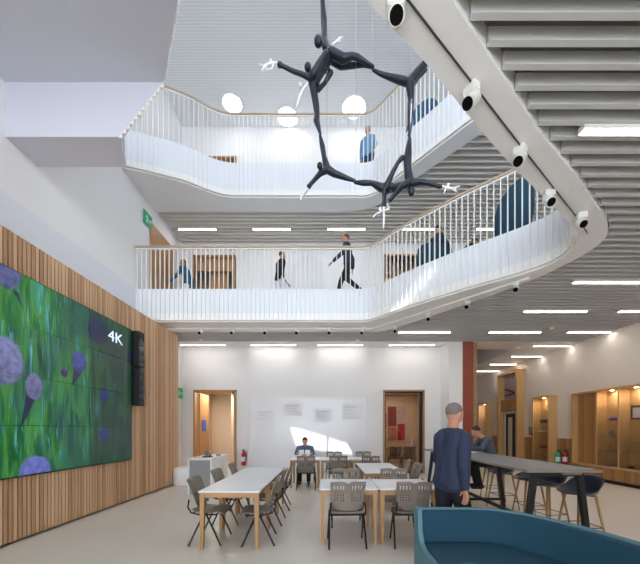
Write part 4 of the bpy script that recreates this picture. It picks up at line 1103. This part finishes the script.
# ------------------------------------------------------------------ hanging sculpture of linked bronze figures
YS = 5.5; s_ = YS / 323
def sp3(px, py, dy=0.0): return Vector(((px - 326) * s_, dy, 1.53 + (429 - py) * s_ - 6.6))
sc = thing('hanging_sculpture', 'dark sculpture of linked acrobat figures hanging in the atrium with small white figures', 'sculpture', (0, YS, 6.6))
def figure(chains, balls, name='acrobat_figure', m='bronze', vox=.013):
    b = NB()
    for ch in chains:
        for p, q_ in zip(ch, ch[1:]): capsule(b, sp3(p[0], p[1], p[3] if len(p) > 3 else 0), sp3(q_[0], q_[1], q_[3] if len(q_) > 3 else 0), p[2] * s_ * .88, q_[2] * s_ * .88)
    for x, y, rx, rz_, dy in balls: ball(b, sp3(x, y, dy), (rx * s_, rx * s_, rz_ * s_), 2)
    return obj(name, remeshed(b, vox, 1), m, sc)
# 1 arms up, legs to the right
figure([[(322, -34, 2.2, 0), (323, 3, 2.6, .0), (325, 20, 2.4, .02), (324.5, 38, 3.6, .03), (327, 47, 5.2, .03), (331, 55, 5.6, .0)],
        [(331, 55, 5.2, -.04), (343, 62, 5.0, -.05), (352, 60, 3.4, -.06), (357, 61.5, 3.6, -.06), (368, 66, 1.9, -.04), (373, 69, 1.8, -.04)],
        [(331, 55, 4.8, .06), (341, 60, 4.4, .08), (354, 60, 3.2, .08), (364, 64, 2.2, .02), (372, 68.5, 1.8, -.02)],
        [(324, 41, 3.0, .08), (323, 20, 2.2, .14), (321, -30, 2.0, .16)]],
       [(318.3, 45.5, 4.4, 6.0, -.06)])
# 2 torso down-left, arm out left
figure([[(329, 57, 5.0, .02), (323, 66, 5.4, .02), (316, 79, 5.2, 0), (312, 84, 4.2, 0)], [(326, 62, 3.6, -.12), (318, 74, 4.0, -.12), (313, 81, 4.2, -.1)],
        [(312, 82, 3.6, -.05), (303, 81, 2.7, -.1), (293, 80.5, 2.4, -.15), (284, 79, 2.2, -.2), (281.5, 78, 3.2, -.2)], [(331, 66, 3.0, .1), (325, 74, 2.4, .14), (318, 84, 2.6, .1)]],
       [(308, 72.5, 3.6, 4.6, -.08)])
# 3 legs hanging to the ankle joint
figure([[(313, 86, 4.4, 0), (315, 98, 3.8, .02), (317, 113, 2.9, .03), (316, 119, 3.0, .03), (320, 132, 1.6, .02)],
        [(314, 86, 4.0, .12), (316.5, 100, 3.4, .12), (317.5, 115, 2.6, .10), (320.5, 132, 1.5, .05)]], [])
# 4 lower left: ankle up, node, arm down-left
figure([[(320, 134, 1.7, .02), (322.5, 145, 3.2, .03), (324, 156, 2.8, .0), (327, 168, 4.4, .0)], [(327, 169, 4.6, 0), (334, 172.5, 4.0, .02), (346, 176, 2.9, .04), (355, 179, 1.8, .04)],
        [(326, 170, 4.0, .0), (320, 176, 3.2, -.05), (315, 184, 2.5, -.1), (310.5, 191, 2.2, -.14), (309.5, 192.5, 2.8, -.14)]],
       [(320, 172.5, 3.0, 3.6, -.14)])
# 5 lower middle: from ankle to torso
figure([[(355, 180.5, 1.8, .04), (363, 182, 3.2, .02), (372, 183, 2.8, 0), (381, 187.5, 4.8, 0), (388, 189, 4.6, 0)],
        [(386, 188, 3.8, -.04), (391, 178, 2.6, -.1), (396, 170, 2.2, -.16), (400, 166.5, 2.8, -.18)], [(385, 189, 3.8, 0), (383.5, 198, 2.6, -.08), (382.5, 208, 2.0, -.14), (382, 211, 2.4, -.14)],
        [(388, 188, 4.2, .04), (397, 184, 4.2, .08), (408, 182, 4.2, .06)]],
       [(390, 192, 3.4, 3.8, -.12)])
# 6 lower right: hanging upside down, legs up
figure([[(410, 184, 5.4, 0), (408, 172, 4.4, 0), (406.5, 160, 3.8, 0), (408.5, 147, 3.2, 0), (409.5, 138, 1.7, 0), (409, 134, 1.8, 0)], [(411, 182, 4.2, .1), (410, 165, 3.6, .12), (411, 148, 2.8, .1), (411, 136, 1.6, .05)],
        [(408, 184, 4.0, -.03), (400, 190, 3.4, -.06), (393, 200, 2.4, -.12), (388.5, 206, 2.4, -.15)], [(413, 184, 4.0, -.03), (420, 184, 3.2, -.05), (428, 187, 2.5, -.08), (436, 190.5, 2.2, -.1), (438, 191, 2.6, -.1)]],
       [(410.5, 194, 3.4, 4.8, -.06)])
# 7 right upper: legs down, other leg to the left, arms up right
figure([[(409.5, 134, 1.7, 0), (410, 124, 3.0, .0), (410.5, 112, 3.4, .0), (411, 98, 3.6, 0), (410, 84, 5.2, 0)], [(410, 83, 4.6, 0), (400, 78, 4.4, .03), (391, 74, 3.4, .05), (381, 70.5, 2.6, .05), (373.5, 68, 1.8, .03)],
        [(410, 82, 4.8, 0), (417, 74, 4.4, -.03), (424, 67, 4.0, -.05), (432, 56, 2.6, -.1), (440, 44, 2.0, -.1)], [(412, 80, 3.8, .12), (420, 68, 3.2, .14), (428, 60, 2.6, .15)]],
       [(424, 62, 3.6, 4.6, -.2)])
def small(pts_list, heads, k=1.0): figure(pts_list, heads, 'white_figure', 'plaster', .009)
small([[(282, 77, 1.0, -.2), (276, 76, 1.3, -.2), (270, 78, 1.7, -.2), (266, 80, 1.4, -.2), (262, 77.5, .9, -.2)], [(276, 76, 1.1, -.2), (274, 82, 1.0, -.2), (269, 83, .9, -.2)], [(270, 78, 1.2, -.2), (264, 84, .9, -.2)]], [(272.5, 74.5, 1.7, 2.0, -.2)])
small([[(308, 88, 1.0, -.08), (303, 95, 1.5, -.08), (300, 102, 2.0, -.08), (297.5, 112, 1.2, -.08)], [(303, 95, 1.2, -.02), (301, 90, 1.5, -.02)], [(300, 102, 1.5, 0), (295.5, 110, 1.0, 0)]], [(300.5, 89.5, 1.8, 2.4, -.08)])
small([[(309.5, 193, .9, -.14), (306, 197, 1.3, -.14), (303, 201, 1.5, -.14), (301, 206, .9, -.14)], [(306, 197, 1.0, -.1), (302, 198, .9, -.1)]], [(307.5, 195, 1.3, 1.6, -.1)])
small([[(382, 211, .9, -.14), (382, 215, 1.6, -.14), (382.5, 222, 1.6, -.14), (382, 233, 1.1, -.14)], [(382, 215, 1.1, -.1), (375, 218, 1.0, -.1), (372, 221, .9, -.1)], [(382, 215, 1.1, -.1), (388, 213, 1.0, -.1), (386, 208, .9, -.1)]], [(379, 213, 1.7, 2.0, -.1)])
small([[(438, 190, .9, -.1), (444, 192, 1.5, -.1), (450, 193, 1.7, -.1), (457, 191, 1.1, -.1)], [(444, 192, 1.1, -.1), (442, 197, 1.0, -.1)], [(450, 193, 1.2, -.1), (454, 196, 1.0, -.1)]], [(446, 189.5, 1.6, 1.9, -.1)])
small([[(332, 52, .9, -.1), (337, 48, 1.3, -.1), (342, 44, .9, -.1)], [(337, 48, 1.0, -.1), (340, 49, .8, -.1)]], [(338.5, 45.5, 1.2, 1.5, -.1)])
for px, py in ((373, 66), (410, 80), (322, -30), (327, 168), (356, 178)):
    b = NB(); p = sp3(px, py, .0); tube(b, [p, Vector((p.x, p.y, ZR - 6.6))], .0035, 6); obj('suspension_wire', b, 'wire', sc)

# ------------------------------------------------------------------ light
w = bpy.data.worlds.new('World'); S.world = w; w.use_nodes = True
bg = w.node_tree.nodes['Background']; bg.inputs[0].default_value = (.86, .93, 1.0, 1); bg.inputs[1].default_value = 6.0
sun = bpy.data.lights.new('sun', 'SUN'); sun.energy = 7; sun.angle = R(.5); sun.color = (1, .96, .9)
so = bpy.data.objects.new('sun', sun); COL.objects.link(so)
so.rotation_euler = Vector((SUNX, -1, SUNZ)).to_track_quat('Z', 'Y').to_euler()
area((.2, 6.19, 13.35), 8.4, 2.4, 1, (R(-90), 0, 0), portal=True)
area((1.6, YR + .02, 5.3), 13.3, 10.6, 1, (R(90), 0, 0), portal=True)
# lamps added to brighten the rooms behind the back wall
def room_fill_lamp(x, y, z, e, label, sx=.5, c=(1, .9, .78)):
    t_ = thing('added_room_light', label, 'light', (x, y, z))
    b = NB(); box(b, -sx / 2 - .02, sx / 2 + .02, -sx / 2 - .02, sx / 2 + .02, -.02, 0); obj('housing', b, 'white', t_)
    area((x, y, z - .03), sx, sx, e, c=c)
room_fill_lamp(-4.0, 12.0, 3.0, 34, 'lamp added to brighten the room inside the left doorway')
room_fill_lamp(2.7, 12.9, 3.0, 30, 'lamp added to brighten the room behind the glass door')

# ------------------------------------------------------------------ camera
cam = bpy.data.cameras.new('camera'); co = bpy.data.objects.new('camera', cam); COL.objects.link(co)
co.location = (0, 0, 1.53); co.rotation_euler = (R(90), 0, 0)
cam.sensor_width = 36; cam.sensor_fit = 'HORIZONTAL'; cam.lens = 323 / 640 * 36
cam.shift_x = -6 / 640; cam.shift_y = 147 / 640; cam.clip_start = .05; cam.clip_end = 200
S.camera = co
S.view_settings.view_transform = 'Standard'; S.view_settings.look = 'None'; S.view_settings.gamma = 1; S.view_settings.use_curve_mapping = False
S.view_settings.exposure = 0.3
S.cycles.max_bounces = 10; S.cycles.diffuse_bounces = 6
S.cycles.sample_clamp_indirect = 6
